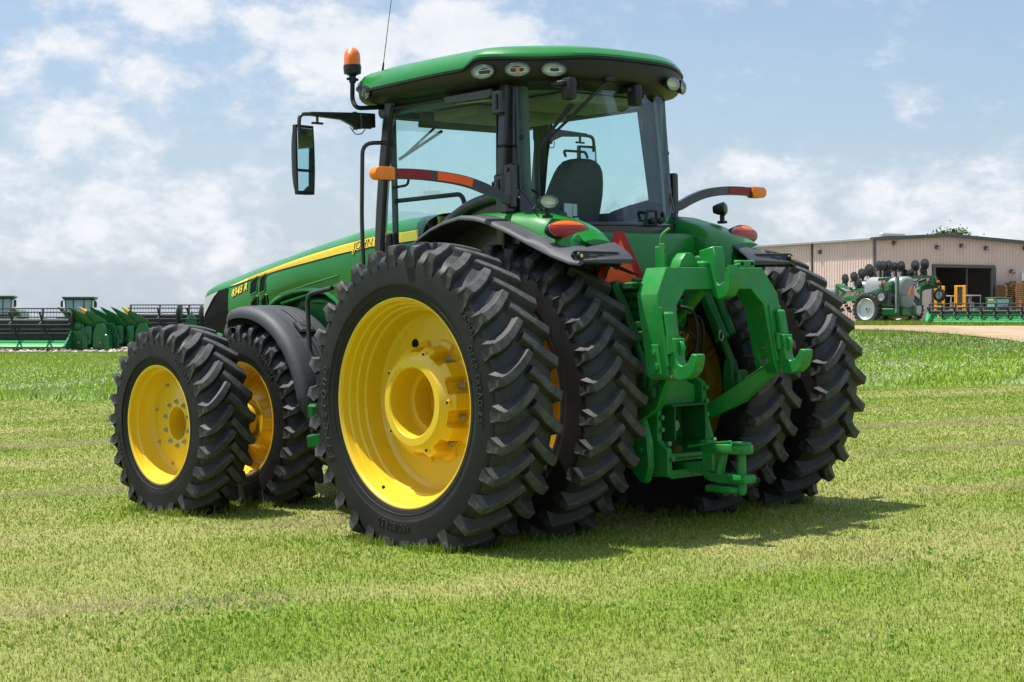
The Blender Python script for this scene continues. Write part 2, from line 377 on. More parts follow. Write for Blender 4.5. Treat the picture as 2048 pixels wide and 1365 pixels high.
def make_tyre(name, parent, R, hw, rim_r, nl, zc, lh, phase, letters, side, clen, front=False):
    Rc = R - lh
    ctl = [(0, Rc), (.35 * hw, Rc - .002), (.62 * hw, Rc - .012), (.82 * hw, Rc - .034), (.955 * hw, Rc - .068), (1.0 * hw, Rc - .125),
           (1.02 * hw, rim_r + .50 * (Rc - .13 - rim_r)), (1.0 * hw, rim_r + .075), (.955 * hw, rim_r + .030), (.93 * hw, rim_r + .010), (.86 * hw, rim_r - .014)]
    half = [(p.x, p.y) for p in catmull([(a, r, 0) for a, r in ctl], 4)]
    prof = [(-a, r) for a, r in half[:0:-1]] + half
    mb = MB()
    mb.lathe(prof, 144, mi=1)
    nf = len(mb.f)
    for i, f in enumerate(mb.f):                               # sidewall faces get the smoother rubber
        if all(math.hypot(mb.v[k][1], mb.v[k][2]) < Rc - .06 for k in f): mb.m[i] = 0
    # moulded ring ridges on the sidewall
    for rr in (rim_r + .042,):
        for s in (-1, 1):
            a = interp_prof(half, rr)
            mb.lathe([(s * (a - .004), rr - .006), (s * (a + .003), rr - .002), (s * (a + .003), rr + .002), (s * (a - .004), rr + .006)], 96, mi=0)
    Q = 11
    for s in (-1, 1):
        for i in range(nl):
            t0 = 2 * PI * (i + (.5 if s > 0 else 0)) / nl + phase
            st = []
            st.append((s * .995 * hw, -.004, Rc - .070, Rc - .11, .024, .038))
            st.append((s * 1.012 * hw, -.003, Rc - .036, Rc - .10, .026, .046))
            st.append((s * 1.008 * hw, -.001, R - .050, Rc - .085, .028, .050))
            for k in range(Q):
                q = k / (Q - 1)
                a = s * hw * (.975 - 1.02 * q)
                cq = clen * (.42 * q + .58 * q ** 1.7) if not front else clen * (.15 * q + .85 * q ** 1.45)
                rt = R - .026 * (abs(a) / hw) ** 2.2
                rb = interp_prof([(0, 0)] + [], 0) if False else (Rc - .004 - (.034 * max(0, (abs(a) / hw - .62) / .2) if abs(a) > .62 * hw else .012 * abs(a) / hw)) - .012
                wt = .033 - .007 * q if not front else .024 + .004 * math.sin(PI * q)
                st.append((a, cq, rt, rb, wt, wt + .036))
            base = len(mb.v); n = 8
            for k, (a, c, rt, rb, wt, wb) in enumerate(st):
                k0, k1 = max(k - 1, 0), min(k + 1, len(st) - 1)
                ta, tc = st[k1][0] - st[k0][0], st[k1][1] - st[k0][1]
                l = math.hypot(ta, tc) or 1; na, nc = -tc / l, ta / l
                if k < 3: na, nc = 0, (-s)
                md = rb + .62 * (rt - rb)
                for w, r_ in ((-wb, rb), (-(wt * .8 + wb * .2), md), (-wt, rt - .006), (-wt + .006, rt), (wt - .006, rt), (wt, rt - .006), (wt * .8 + wb * .2, md), (wb, rb)):
                    t = t0 - (c + nc * w) / R
                    mb.v.append((a + na * w, math.cos(t) * r_, math.sin(t) * r_))
            for k in range(len(st) - 1):
                for j in range(n - 1):
                    p = base + k * n + j
                    mb.f.append((p, p + 1, p + n + 1, p + n)); mb.m.append(2 if j in (2, 3, 4) and k > 0 else 1)
            mb.f.append(tuple(base + j for j in range(n))); mb.m.append(1)
            e = base + (len(st) - 1) * n; mb.f.append(tuple(e + j for j in range(n))); mb.m.append(1)
    # raised lettering, reading clockwise on the outer sidewall
    for (txt, ang, r0, size, shear, spc) in letters:
        v, f = text_mesh(txt, size, extrude=.004, shear=shear, spacing=spc)
        xs = [p[0] for p in v]; mid = (min(xs) + max(xs)) / 2
        vs = []
        for x, y, z in v:
            rr = r0 + y; th = ang + (x - mid) / r0 if side < 0 else PI - (ang + (x - mid) / r0)
            a = interp_prof(half, rr) + .0025 + z
            vs.append((side * a, math.cos(th) * rr, math.sin(th) * rr))
        mb.add(vs, f, 3)
    # the loaded bottom: flattened and bulging
    for i, (x, y, z) in enumerate(mb.v):
        if z < -zc + .16:
            k = 1 - max(0, min(1, (z + zc + .0) / .16))
            d = max(0., -zc - z)
            x *= 1 + .085 * k * k * (1 if abs(x) > .5 * hw else 0)
            z = max(z, -zc) - .08 * d if z < -zc else z
            mb.v[i] = (x, y, z)
    return mb.build(name, [M_['rubber'], M_['tread'], M_['lug'], M_['letter']], parent, sharp=38)

def pocket(t, n, ph, w):
    d = ((t - ph) * n / (2 * PI) + .5) % 1 - .5
    return 1 - smoothstep(w * .62, w, abs(d))

def hexbolt(r, h):
    """bolt along -x with a hex head, washer and thread end"""
    b = MB()
    b.cyl((0, 0, 0), (-.006, 0, 0), r * 1.55, n=16)
    b.cyl((-.006, 0, 0), (-.006 - h, 0, 0), r * 1.12, r * 1.05, n=6)
    b.cyl((-.006 - h, 0, 0), (-.006 - 1.45 * h, 0, 0), r * .55, n=10)
    return b
def barrel(side, hw, R, dish, steps, rin):
    """rim barrel profile: outer lip, stepped well, disc at axial `dish` (from outer lip), then the inner lip; a<0 is outward"""
    p = [(-hw, R + .012), (-hw - .007, R + .006), (-hw - .007, R - .006), (-hw + .002, R - .016)]
    p += steps
    return [(a if side < 0 else -a, r) for a, r in p]

YL = M_['yellow']
def rear_wheel(x, side, outer, phase):
    w = empty('rear_wheel', tractor, (x, 0, .9246))
    L_ = [("Firestone", -.10, .775, .105, .28, 1.5), ("RADIAL", PI - .62, .835, .055, 0, 1.15), ("DEEP TREAD 23°", PI - .16, .775, .055, 0, 1.25), ("480/80R50", PI * 1.5 + .10, .765, .062, 0, 1.2)]
    make_tyre('tyre', w, 1.022, .242, .668, 30, .9246, .044, phase, L_ if outer else L_[3:], side, .175)
    if outer:
        st = [(-.205, .648), (-.165, .640), (-.158, .628), (-.115, .620), (-.107, .607), (-.062, .600), (-.052, .588), (.0, .580), (.050, .566), (.070, .54), (.074, .46), (.072, .42), (.076, .39), (.07, .345)]
        back = [(.022, .575), (.10, .60), (.16, .645), (.205, .660), (.214, .675), (.205, .682)]
        m = MB(); n = 200; prof = [(-a * side, r) for a, r in barrel(-1, .214, .670, 0, st, 0)]
        m.lathe(prof, n, mi=0)
        # hand hole: a near-black cap on the disc, its inner shade put into colour
        hy, hz = .21, .37
        keep = []
        for f, mi in zip(m.f, m.m):
            cy = sum(m.v[k][1] for k in f) / len(f); cz = sum(m.v[k][2] for k in f) / len(f)
            keep.append(True)
        m.cyl((-side * .072, hy, hz), (-side * .066, hy, hz), .031, n=28, mi=1)
        for t in (2.1, 5.2):
            m.cyl((-side * (-.155), .634 * math.cos(t), .634 * math.sin(t)), (-side * (-.157) , .62 * math.cos(t), .62 * math.sin(t)), .010, n=10, mi=1)
        m.lathe([(-a * side, r) for a, r in back], 120, mi=0)
        m.build('rim', [YL, M_['darkhole']], w, sharp=28)
        h = MB(); nt_ = 240
        def md(t, a, r):
            aa = a * side * -1
            k = smoothstep(-.108, -.066, aa) if aa < .2 else 0
            return r - .060 * pocket(t, 10, .30, .29) * k if r > .28 else r
        hp = [(.15, .12), (.15, .172), (.03, .176), (.028, .186), (.02, .192), (.018, .216), (-.134, .222), (-.141, .229), (-.141, .276), (-.134, .287)]
        hp += [(-.110 + .040 * k / 5, .318 + .036 * k / 5) for k in range(6)] + [(-.068 + .018 * k, .356 + .001 * k) for k in range(7)] + [(.05, .368), (.06, .395), (.074, .405)]
        h.lathe([(-a * side, r) for a, r in hp], nt_, mod=md, mi=0)
        # raised casting marks on the face and lifting bosses
        v, f = text_mesh('JD5R 324190', .030, extrude=.001)
        xs = [q[0] for q in v]; mid = (min(xs) + max(xs)) / 2
        h.add([(side * (.1425 + q[2]), math.cos(.80 + (q[0] - mid) / .245 * -side) * (.232 + q[1]), math.sin(.80 + (q[0] - mid) / .245 * -side) * (.232 + q[1])) for q in v], f, 0)
        for k in range(0, 10, 2):
            t = .30 + 2 * PI * (k + .5) / 10
            h.box((side * .098, .318 * math.cos(t), .318 * math.sin(t)), (.030, .040, .040), 0, .006, Matrix.Rotation(t, 3, 'X'))
            h.cyl((side * .105, .318 * math.cos(t), .318 * math.sin(t)), (side * .1145, .318 * math.cos(t), .318 * math.sin(t)), .011, n=12, mi=1)
        h.build('hub', [YL, M_['darkhole']], w, sharp=30)
        a = MB(); a.cyl((-side * .145, 0, 0), (-side * .16, 0, 0), .165, n=40); a.cyl((-side * .12, .02, .0), (-side * .15, .02, 0), .05, n=24)
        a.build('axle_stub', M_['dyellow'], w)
        proto = None
        for k in range(10):
            t = .30 + 2 * PI * k / 10
            if proto is None:
                b = hexbolt(.017, .020); proto = b.build('wheel_bolt', M_['steel'], w, sharp=25); o = proto
            else:
                o = proto.copy(); COL.objects.link(o); o.parent = w
            o.location = (-side * .030, .326 * math.cos(t), .326 * math.sin(t)); o.rotation_euler = (0, 0, 0 if side < 0 else PI)
    else:
        d = .06 * side
        m = MB()
        lip = [(-.205, .682), (-.214, .675), (-.214, .664), (-.205, .65), (-.15, .63), (-.10, .60), (-.02, .585), (.02, .585), (.10, .60), (.15, .63), (.205, .65), (.214, .664), (.214, .675), (.205, .682)]
        m.lathe(lip, 120)
        m.lathe([(d - .012, .59), (d - .012, .36), (d - .05 * side, .33), (d - .05 * side, .16)], 96)
        m.lathe([(d + .012, .59), (d + .012, .36), (d - .03 * side, .33), (d - .03 * side, .16)], 96)
        for k in range(8):
            t = k * PI / 4 + .2
            m.box((d - .03 * side, .46 * math.cos(t), .46 * math.sin(t)), (.08, .13, .035), 0, .008, Matrix.Rotation(t, 3, 'X'))
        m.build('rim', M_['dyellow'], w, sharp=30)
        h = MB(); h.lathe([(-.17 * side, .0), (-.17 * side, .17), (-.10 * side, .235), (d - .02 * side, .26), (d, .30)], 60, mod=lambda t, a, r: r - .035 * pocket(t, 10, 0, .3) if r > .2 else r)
        h.build('hub', M_['dyellow'], w, sharp=30)

def front_wheel(x, side, outer, phase):
    w = empty('front_wheel', tractor, (x, 3.05, .6909))
    L_ = [("420/85R34", PI / 2 + .75, .575, .050, 0, 1.2), ("Firestone", -.4, .57, .06, .28, 1.4)]
    make_tyre('tyre', w, .768, .212, .455, 26, .6909, .041, phase, L_, side, .190, front=True)
    m = MB()
    if outer:
        st = [(-.172, .438), (-.135, .430), (-.125, .415), (-.02, .398), (.0, .385), (.006, .372), (-.004, .365), (-.012, .30), (-.022, .215), (-.026, .205), (-.026, .14)]
        m.lathe([(-a * side, r) for a, r in barrel(-1, .188, .455, 0, st, 0)], 128)
        m.lathe([(-a * side, r) for a, r in [(-.026, .14), (-.024, .128), (.05, .122), (.16, .12), (.16, .0)]], 64)
        m.lathe([(-a * side, r) for a, r in [(-.015, .40), (.08, .415), (.14, .44), (.18, .452), (.188, .465)]], 96)
    else:
        st = [(-.172, .438), (-.135, .430), (-.125, .415), (-.02, .398), (.02, .385)]
        m.lathe([(-a * side, r) for a, r in barrel(-1, .188, .455, 0, st, 0)], 128)
        m.lathe([(-a * side, r) for a, r in [(.02, .385), (.03, .36), (.01, .30), (-.05, .25), (-.10, .22), (-.12, .20), (-.12, .10)]], 120, mod=lambda t, a, r: r - .02 * pocket(t, 8, .2, .3) if .2 < r < .33 else r)
        m.lathe([(-a * side, r) for a, r in [(.04, .38), (.08, .415), (.14, .44), (.18, .452), (.188, .465)]], 96)
    m.build('rim', YL, w, sharp=28)
    if outer:
        for (n_, rr, r_, x0) in ((10, .172, .0135, .026), (8, .330, .008, .014)):
            proto = None
            for k in range(n_):
                t = .31 + 2 * PI * k / n_
                if proto is None: proto = hexbolt(r_, r_ * 1.1).build('wheel_bolt', M_['steel'], w, sharp=25); o = proto
                else: o = proto.copy(); COL.objects.link(o); o.parent = w
                o.location = (side * x0, rr * math.cos(t), rr * math.sin(t)); o.rotation_euler = (0, 0, 0 if side < 0 else PI)
    else:
        a = MB(); a.lathe([(side * .12, .0), (side * .12, .17), (side * .05, .18), (-side * .1, .18), (-side * .1, 0)], 40); a.build('hub', M_['dyellow'], w, sharp=30)
        e = MB(); e.cyl((side * .12, 0, 0), (side * .56, 0, 0), .125, n=40); e.build('hub_extension', M_['dyellow'], w)

XO, XI = 1.5316, .7833
rear_wheel(-XO, -1, True, .06); rear_wheel(-XI, -1, False, .13); rear_wheel(XI, 1, False, .02); rear_wheel(XO, 1, True, .09)
front_wheel(-XO, -1, True, .05); front_wheel(-XI, -1, False, .14); front_wheel(XI, 1, False, .0); front_wheel(XO, 1, True, .1)

# ---------------------------------------------------------------- hood
ZT = [(1.3, 2.245), (1.8, 2.225), (2.22, 2.18), (2.37, 2.155), (2.79, 2.095), (3.22, 2.025), (3.66, 1.955), (4.0, 1.895), (4.13, 1.868), (4.3, 1.838), (4.42, 1.806), (4.48, 1.782)]
HW = [(1.3, .50), (2.0, .50), (3.0, .495), (3.6, .478), (4.0, .452), (4.2, .437), (4.35, .424), (4.44, .412), (4.48, .398)]
ZB = [(1.3, 1.45), (2.2, 1.45), (2.3, 1.50), (2.42, 1.60), (2.55, 1.665), (2.7, 1.69), (2.85, 1.70), (3.0, 1.69), (3.14, 1.665), (3.26, 1.63), (3.36, 1.585), (3.43, 1.53), (3.47, 1.46), (3.49, 1.34), (4.1, 1.36), (4.48, 1.45)]
def hood_sec(y):
    zt, hw, zb = lerp_table(ZT, y), lerp_table(HW, y), lerp_table(ZB, y); q = 1 - .5 * smoothstep(3.9, 4.45, y)
    p = [(0, zt + .012), (.35 * hw, zt + .008), (.58 * hw, zt - .004), (.74 * hw, zt - .028 * q), (.86 * hw, zt - .062 * q), (.925 * hw, zt - .098 * q), (.955 * hw, zt - .125 * q), (.985 * hw, zt - .20 * q), (1.0 * hw, zt - .29)]
    p += [(hw * (1.0 - .008 * k), (zt - .29) + (zb - zt + .29) * k / 5) for k in range(1, 6)]
    return p
def hood_x(y, z):
    p = hood_sec(y); return float(np.interp(-z, [-q[1] for q in p], [q[0] for q in p]))
ys = sorted(set([1.3 + .09 * k for k in range(36)] + [2.3, 2.42, 2.55, 2.7, 2.85, 3.0, 3.14, 3.26, 3.36, 3.43, 3.47, 3.49, 4.35, 4.4, 4.44, 4.48]))
mb = MB()
for s in (-1, 1):
    G = [[(s * x, y, z) for x, z in hood_sec(y)] for y in ys]
    mb.grid(G)
    e = hood_sec(4.48); mb.add([(s * x, 4.48, z) for x, z in e] + [(0, 4.48, e[-1][1])], [tuple(range(len(e) + 1))])
    # flange along the lower edge, seen round the wheel arch
    fl = [y for y in ys if 2.2 < y < 3.5]
    mb.grid([[(s * (hood_sec(y)[-1][0]), y, lerp_table(ZB, y)), (s * (hood_sec(y)[-1][0] + .012), y, lerp_table(ZB, y) + .012), (s * (hood_sec(y)[-1][0] + .010), y, lerp_table(ZB, y) + .035), (s * (hood_sec(y)[-1][0] - .002), y, lerp_table(ZB, y) + .055)] for y in fl])
    mb.grid([[(s * (hood_sec(y)[-1][0]), y, lerp_table(ZB, y)), (s * (hood_sec(y)[-1][0] - .16), y, lerp_table(ZB, y) - .015)] for y in fl])
    # pressed swage lines
    for z0, dz in ((-.355, 0), (-.43, 0)):
        pts = [y for y in np.arange(2.35, 3.25, .06)]
        mb.grid([[(s * (hood_x(y, lerp_table(ZT, y) + z0 + k * .012) + (.006 if k in (1,) else -.003)), y, lerp_table(ZT, y) + z0 + k * .012) for k in range(3)] for y in pts])
mb.build('hood', M_['green'], tractor, sharp=35)

def overlay(mb, ylist, zlo, zhi, off=.003, rows=6, s=-1, mi=0, edge=True):
    G = [[(s * (hood_x(y, zlo(y) + (zhi(y) - zlo(y)) * k / rows) + off), y, zlo(y) + (zhi(y) - zlo(y)) * k / rows) for k in range(rows + 1)] for y in ylist]
    mb.grid(G, mi)
STT = [(1.3, 2.125), (1.93, 2.092), (2.37, 2.046), (2.78, 1.992), (3.2, 1.928), (3.65, 1.850), (3.85, 1.812), (4.0, 1.782)]
STB = [(1.3, 2.045), (1.93, 2.022), (2.37, 1.982), (2.78, 1.936), (3.21, 1.888), (3.65, 1.826), (3.85, 1.797), (4.0, 1.778)]
yy = list(np.linspace(1.35, 4.0, 46))
for s in (-1, 1):
    mb = MB(); overlay(mb, yy + [4.02], lambda y: lerp_table(STB, y) - .010, lambda y: lerp_table(STT, y) + .005, .003, s=s, mi=1)
    overlay(mb, yy, lambda y: lerp_table(STB, y), lambda y: lerp_table(STT, y), .0055, s=s)
    for k in range(1, 6):     # fine pinstripes of the decal
        overlay(mb, [y for y in yy if y < 3.75], lambda y: lerp_table(STB, y) + (lerp_table(STT, y) - lerp_table(STB, y)) * k / 6 - .0012, lambda y: lerp_table(STB, y) + (lerp_table(STT, y) - lerp_table(STB, y)) * k / 6 + .0012, .0065, rows=1, s=s, mi=2)
    mb.build('side_stripe', [M_['stripe'], M_['black'], mat('decal_pinstripe', (.60, .43, .01), .4)], tractor)
# side grille with the headlamp in its upper front corner
GT = [(4.02, 1.775), (4.06, 1.765), (4.2, 1.745), (4.36, 1.715), (4.44, 1.69), (4.48, 1.67)]
GB = [(4.02, 1.70), (4.035, 1.40), (4.06, 1.36), (4.12, 1.36), (4.47, 1.45)]
for s in (-1, 1):
    mb = MB(); overlay(mb, [4.03, 4.05, 4.08, 4.12, 4.2, 4.28, 4.36, 4.42, 4.46, 4.475], lambda y: lerp_table(GB, y), lambda y: lerp_table(GT, y), .006, 10, s=s)
    g = mb.build('side_grille', M_['darkhole'], tractor)
    mb = MB(); yl = [4.20, 4.26, 4.32, 4.38, 4.43, 4.46, 4.474]
    overlay(mb, yl, lambda y: lerp_table([(4.20, 1.735), (4.27, 1.69), (4.34, 1.63), (4.42, 1.565), (4.474, 1.52)], y), lambda y: lerp_table(GT, y) - .006, .012, 5, s=s)
    mb.build('headlight', M_['lampgrey'], tractor)
# air vents: two columns of two, each with slats
for s in (-1, 1):
    for (ya, yb, z0, z1, sh) in ((3.395, 3.485, 1.70, 1.855, .10), (3.525, 3.635, 1.69, 1.83, .10), (3.375, 3.465, 1.50, 1.675, .10), (3.51, 3.62, 1.49, 1.66, .10)):
        mb = MB(); n = 6
        yl = [ya + (yb - ya) * k / n for k in range(n + 1)]
        sl = .16
        zl = lambda y: z0 + (yb - y) * .25; zh = lambda y: z1 + (yb - y) * .25 - .03 * smoothstep(.6, 1, (y - ya) / (yb - ya))
        overlay(mb, yl, zl, zh, .003, 4, s=s)
        for k in range(7):
            f = (k + .5) / 7; yc = ya + (yb - ya) * f
            mb.bar((s * (hood_x(yc, zl(yc) + .01) + .003), yc, zl(yc) + .006), (s * (hood_x(yc, zh(yc) - .01) + .003), yc - .012, zh(yc) - .006), .010, .005, 1, up=(1, 0, 0))
        # rounded frame lip
        fr = [(yl[0], zl(yl[0])), (yl[0], zh(yl[0])), (yl[-1], zh(yl[-1])), (yl[-1], zl(yl[-1]))]
        pts = fillet([(s * (hood_x(a, b) + .004), a, b) for a, b in fr + fr[:1]], .02, 3)
        mb.tube(pts, .006, 6, mi=2)
        mb.build('air_vent', [M_['darkhole'], M_['darkhole'], M_['green']], tractor)
# lettering on the left side: model number and maker's name
def hood_text(txt, y0, z0, size, slope, layers, shear=0., sx=1., name='lettering'):
    mb = MB()
    for li, (off, lift) in enumerate(layers):
        v, f = text_mesh(txt, size, offset=off, shear=shear, spacing=1.05)
        vs = []
        for x, y, z in v:
            Y = y0 - x * sx; Zz = z0 + y + x * sx * slope
            vs.append((-(hood_x(Y, Zz) + lift), Y, Zz))
        mb.add(vs, f, li)
    return mb
hood_text('8345 R', 3.955, 1.685, .088, .215, [(.0065, .0040), (.0025, .0060)], .12, 1.0).build('model_number', [M_['black'], M_['stripe']], tractor, sharp=0)
hood_text('JOHN', 2.150, 2.002, .088, .115, [(.007, .0075), (.0, .009)], 0, 1.05).build('maker_name', [M_['stripe'], M_['black']], tractor, sharp=0)

# ---------------------------------------------------------------- chassis, axles and what shows between the wheels
mb = MB()
mb.box((0, 3.0, 1.05), (.42, 2.9, .55), 0, .03); mb.box((0, 3.1, 1.45), (.62, 2.2, .5), 1, .05)
mb.box((0, .9, 1.0), (.56, 2.4, .8), 0, .05); mb.prism([(-.55, .62), (.3, .5), (.3, 1.5), (-.5, 1.55), (-.62, 1.3)], 'x', -.30, .30, 0, .03)
mb.box((0, 4.35, 1.2), (.5, .35, .4), 0, .05)
for s in (-1, 1):
    mb.tube([(s * .28, 0, .9246), (s * .62, 0, .9246)], [.20, .15], 24); mb.tube([(s * .62, 0, .9246), (s * 1.34, 0, .9246)], .06, 20)
    mb.tube([(s * .1, 3.05, .69), (s * .62, 3.05, .69)], [.16, .13], 20)
mb.build('chassis', [M_['dgreen'], M_['black']], tractor)
mb = MB()      # engine bay parts under the arch
mb.box((-.34, 2.75, 1.50), (.18, .5, .30), 0, .03); mb.cyl((-.40, 2.5, 1.3), (-.40, 2.5, 1.6), .07, n=20); mb.cyl((-.40, 2.95, 1.35), (-.40, 2.95, 1.58), .055, n=20)
mb.tube(fillet([(-.38, 2.3, 1.5), (-.45, 2.6, 1.62), (-.38, 3.0, 1.62), (-.35, 3.3, 1.4)], .1), .022, 10)
mb.build('engine', M_['dgreen'], tractor)
mb = MB()      # steps, their bracket and the hanging chain
mb.box((-.98, 1.32, 1.15), (.42, .62, .55), 0, .06, seg=2)
mb.build('fuel_tank', M_['black'], tractor)
mb = MB()
for z in (.45, .75, 1.05): mb.box((-.95, 1.62, z), (.40, .26, .035), 0, .008)
for y in (1.5, 1.74): mb.bar((-.95, y, .42), (-.95, y, 1.5), .05, .03, up=(0, 1, 0))
mb.build('step', M_['black'], tractor)
mb = MB(); mb.prism([(1.88, .52), (2.06, .50), (2.08, .60), (1.90, .63)], 'x', -1.04, -.95, 0, .015); mb.box((-1.0, 1.98, .78), (.12, .10, .12), 0, .02)
for k in range(13): mb.lathe([(-.004, .011), (.004, .011), (.004, .006), (-.004, .006)], 10, c=(-1.02, 2.02, .60 + k * .018), mi=1)
mb.build('step_bracket', [M_['dgreen'], M_['steel']], tractor)
def rail(name, pts, r, fr=.08, m='frame'):
    mb = MB(); mb.tube(fillet(pts, fr), r, 12); return mb.build(name, M_[m], tractor)
rail('handrail', [(-.95, 1.42, 1.50), (-.95, 1.43, 2.2), (-.95, 1.40, 2.74), (-.80, 1.32, 2.745)], .0155)
rail('handrail', [(-1.02, 1.80, 1.0), (-1.02, 2.02, 1.2), (-1.02, 2.04, 1.66), (-1.02, 1.72, 1.70)], .018)

# front fenders: curved shell over the inner front wheel with grooves and a badge
def front_fender(s):
    mb = MB(); cz = .69; rr = .885
    A = [62 + 3.4 * k for k in range(37)]   # degrees from +y towards +z
    def pt(x, a, r): return (s * x, 3.02 + math.cos(rad(a)) * r * .97, cz + math.sin(rad(a)) * r)
    secs = []
    for a in A:
        e = smoothstep(62, 80, a) ; tl = smoothstep(168, 184, a)
        x0, x1 = .52, .99 - .10 * (1 - e) - .10 * tl
        r_in = rr - .03 * (1 - e)
        row = [(x0, r_in - .03), (x0, r_in), (x0 + .03, r_in + .012)]
        for k in range(1, 12):
            x = x0 + .03 + (x1 - x0 - .10) * k / 11
            g = -.010 if k in (4, 6, 8) else 0
            row.append((x, r_in + .014 + .010 * math.sin(PI * k / 12) + g))
        row += [(x1 - .045, r_in + .010), (x1 - .015, r_in - .010), (x1, r_in - .045), (x1 - .004, r_in - .075), (x1 - .02, r_in - .075), (x1 - .03, r_in - .02), (x0 + .02, r_in - .012)]
        secs.append([pt(x, a, r) for x, r in row])
    mb.grid(secs)
    for e in (secs[0], secs[-1]): mb.add(e, [tuple(range(len(e)))])
    f = mb.build('front_fender', M_['plastic'], tractor, sharp=50)
    b = MB()
    a0 = 128; c = Vector(pt(.745, a0, rr + .034)); ty = Vector((0, -math.sin(rad(a0)), math.cos(rad(a0)))); nn = Vector((0, math.cos(rad(a0)), math.sin(rad(a0))))
    Rm = Matrix(((1, 0, 0), ty, nn)).transposed()
    b.box(c, (.150, .130, .022), 1, .010, Rm, 2); b.box(c + nn * .010, (.118, .095, .012), 0, .004, Rm)
    deer = [(-.040, -.018), (-.022, -.002), (.002, .006), (.016, .016), (.018, .030), (.026, .018), (.036, .012), (.028, .004), (.026, -.006), (.040, -.020), (.022, -.012), (.004, -.008), (-.012, -.012), (-.030, -.026)]
    mk = len(b.v); b.prism(deer, 'z', .014, .019, 2)
    b.xf(mk, Matrix.Translation(c) @ Rm.to_4x4())
    for x in (-.038, 0, .038):
        for d0, d1 in ((-22, -5), (5.5, 40)):
            b.tube([Vector(pt(.745 + x, a0 + q, rr + .022)) for q in np.linspace(d0, d1, 12)], .0065, 6, mi=1)
    b.build('badge', [M_['plastic'], M_['black'], M_['black']], f)
    m = MB(); m.tube(fillet([(s * .5, 3.02, .9), (s * .6, 2.6, 1.2), (s * .7, 2.55, 1.35)], .1), .03, 10); m.build('fender_bracket', M_['black'], f)
front_fender(-1); front_fender(1)
# ---------------------------------------------------------------- cab
FR = M_['frame']
def sym_outline(half, k=5):
    """half = points from rear centre round the right side to front centre; returns closed smooth outline"""
    full = half + [(-x, y) for x, y in half[-2:0:-1]]
    return [(p.x, p.y) for p in catmull([(x, y, 0) for x, y in full], k, closed=True)]
RT = [(0, -.445), (.30, -.425), (.52, -.345), (.74, -.195), (.90, -.035), (.975, .13), (.995, .40), (1.0, .80), (.99, 1.15), (.955, 1.38), (.87, 1.56), (.70, 1.69), (.40, 1.78), (0, 1.81)]
ro = sym_outline(RT)
rc_ = (0, .68)
def inset(o, d):
    out = []; n = len(o)
    for i in range(n):
        a, b = Vector(o[i - 1]), Vector(o[(i + 1) % n]); t = (b - a).normalized(); out.append((o[i][0] - t.y * d, o[i][1] + t.x * d))
    return out
def shrink(o, d):     # towards the centre line, keeps the shape sane for big insets
    return [(x * (1 - d / 1.0), rc_[1] + (y - rc_[1]) * (1 - d / 1.1)) for x, y in o]
def zg(x, y):         # height of the joint between black trim and green shell
    return 3.128 + .058 * (1 - smoothstep(.10, .24, y)) + .045 * smoothstep(1.30, 1.40, y) - .012 * smoothstep(.3, 1.2, y) - .030 * (1 - smoothstep(-.45, .1, y)) * smoothstep(.35, .9, abs(x))
mb = MB()
def ring(o, zf): return [(x, y, zf(x, y)) for x, y in o]
shell = [ring(inset(ro, .022), lambda x, y: zg(x, y) - .004), ring(inset(ro, .004), lambda x, y: zg(x, y) + .004), ring(inset(ro, .006), lambda x, y: zg(x, y) + .022)]
for d, z in ((.016, 3.178), (.04, 3.215), (.08, 3.246), (.14, 3.268), (.22, 3.288), (.34, 3.306), (.47, 3.322), (.62, 3.336), (.78, 3.346), (.92, 3.350)):
    o = shrink(ro, d); shell.append(ring(o, lambda x, y: z + (zg(x, y) - 3.13) * max(0, 1 - d / .12) * .8 + .012 * smoothstep(.2, .8, d) * 0))
mb.grid(shell, closev=True); mb.add(shell[-1], [tuple(range(len(shell[-1])))])
roof = mb.build('roof', M_['green'], tractor, sharp=40)
mb = MB()
trim = [ring(inset(ro, .26), lambda x, y: 2.99), ring(inset(ro, .20), lambda x, y: 3.012 + .012 * smoothstep(-.1, 1.2, y)), ring(inset(ro, .10), lambda x, y: 3.022 + .016 * smoothstep(-.1, 1.2, y)), ring(inset(ro, .055), lambda x, y: 3.034 + .016 * smoothstep(-.1, 1.2, y)), ring(inset(ro, .035), lambda x, y: 3.050 + .012 * smoothstep(-.1, 1.2, y)), ring(inset(ro, .018), lambda x, y: min(3.085, zg(x, y) - .04)), ring(inset(ro, .010), lambda x, y: zg(x, y) - .020), ring(inset(ro, -.006), lambda x, y: zg(x, y) - .014), ring(inset(ro, -.006), lambda x, y: zg(x, y) - .002), ring(inset(ro, .02), lambda x, y: zg(x, y) + .002)]
mb.grid(trim, closev=True)
mb.build('roof_trim', M_['black'], roof, sharp=40)
mb = MB(); lin = ring(inset(ro, .262), lambda x, y: 2.992); mb.add(lin, [tuple(range(len(lin)))])
mb.box((0, .15, 2.95), (.75, .55, .07), 0, .03, seg=2); mb.box((0, .95, 2.945), (.9, .5, .08), 0, .03, seg=2)
mb.build('headliner', M_['liner'], roof)

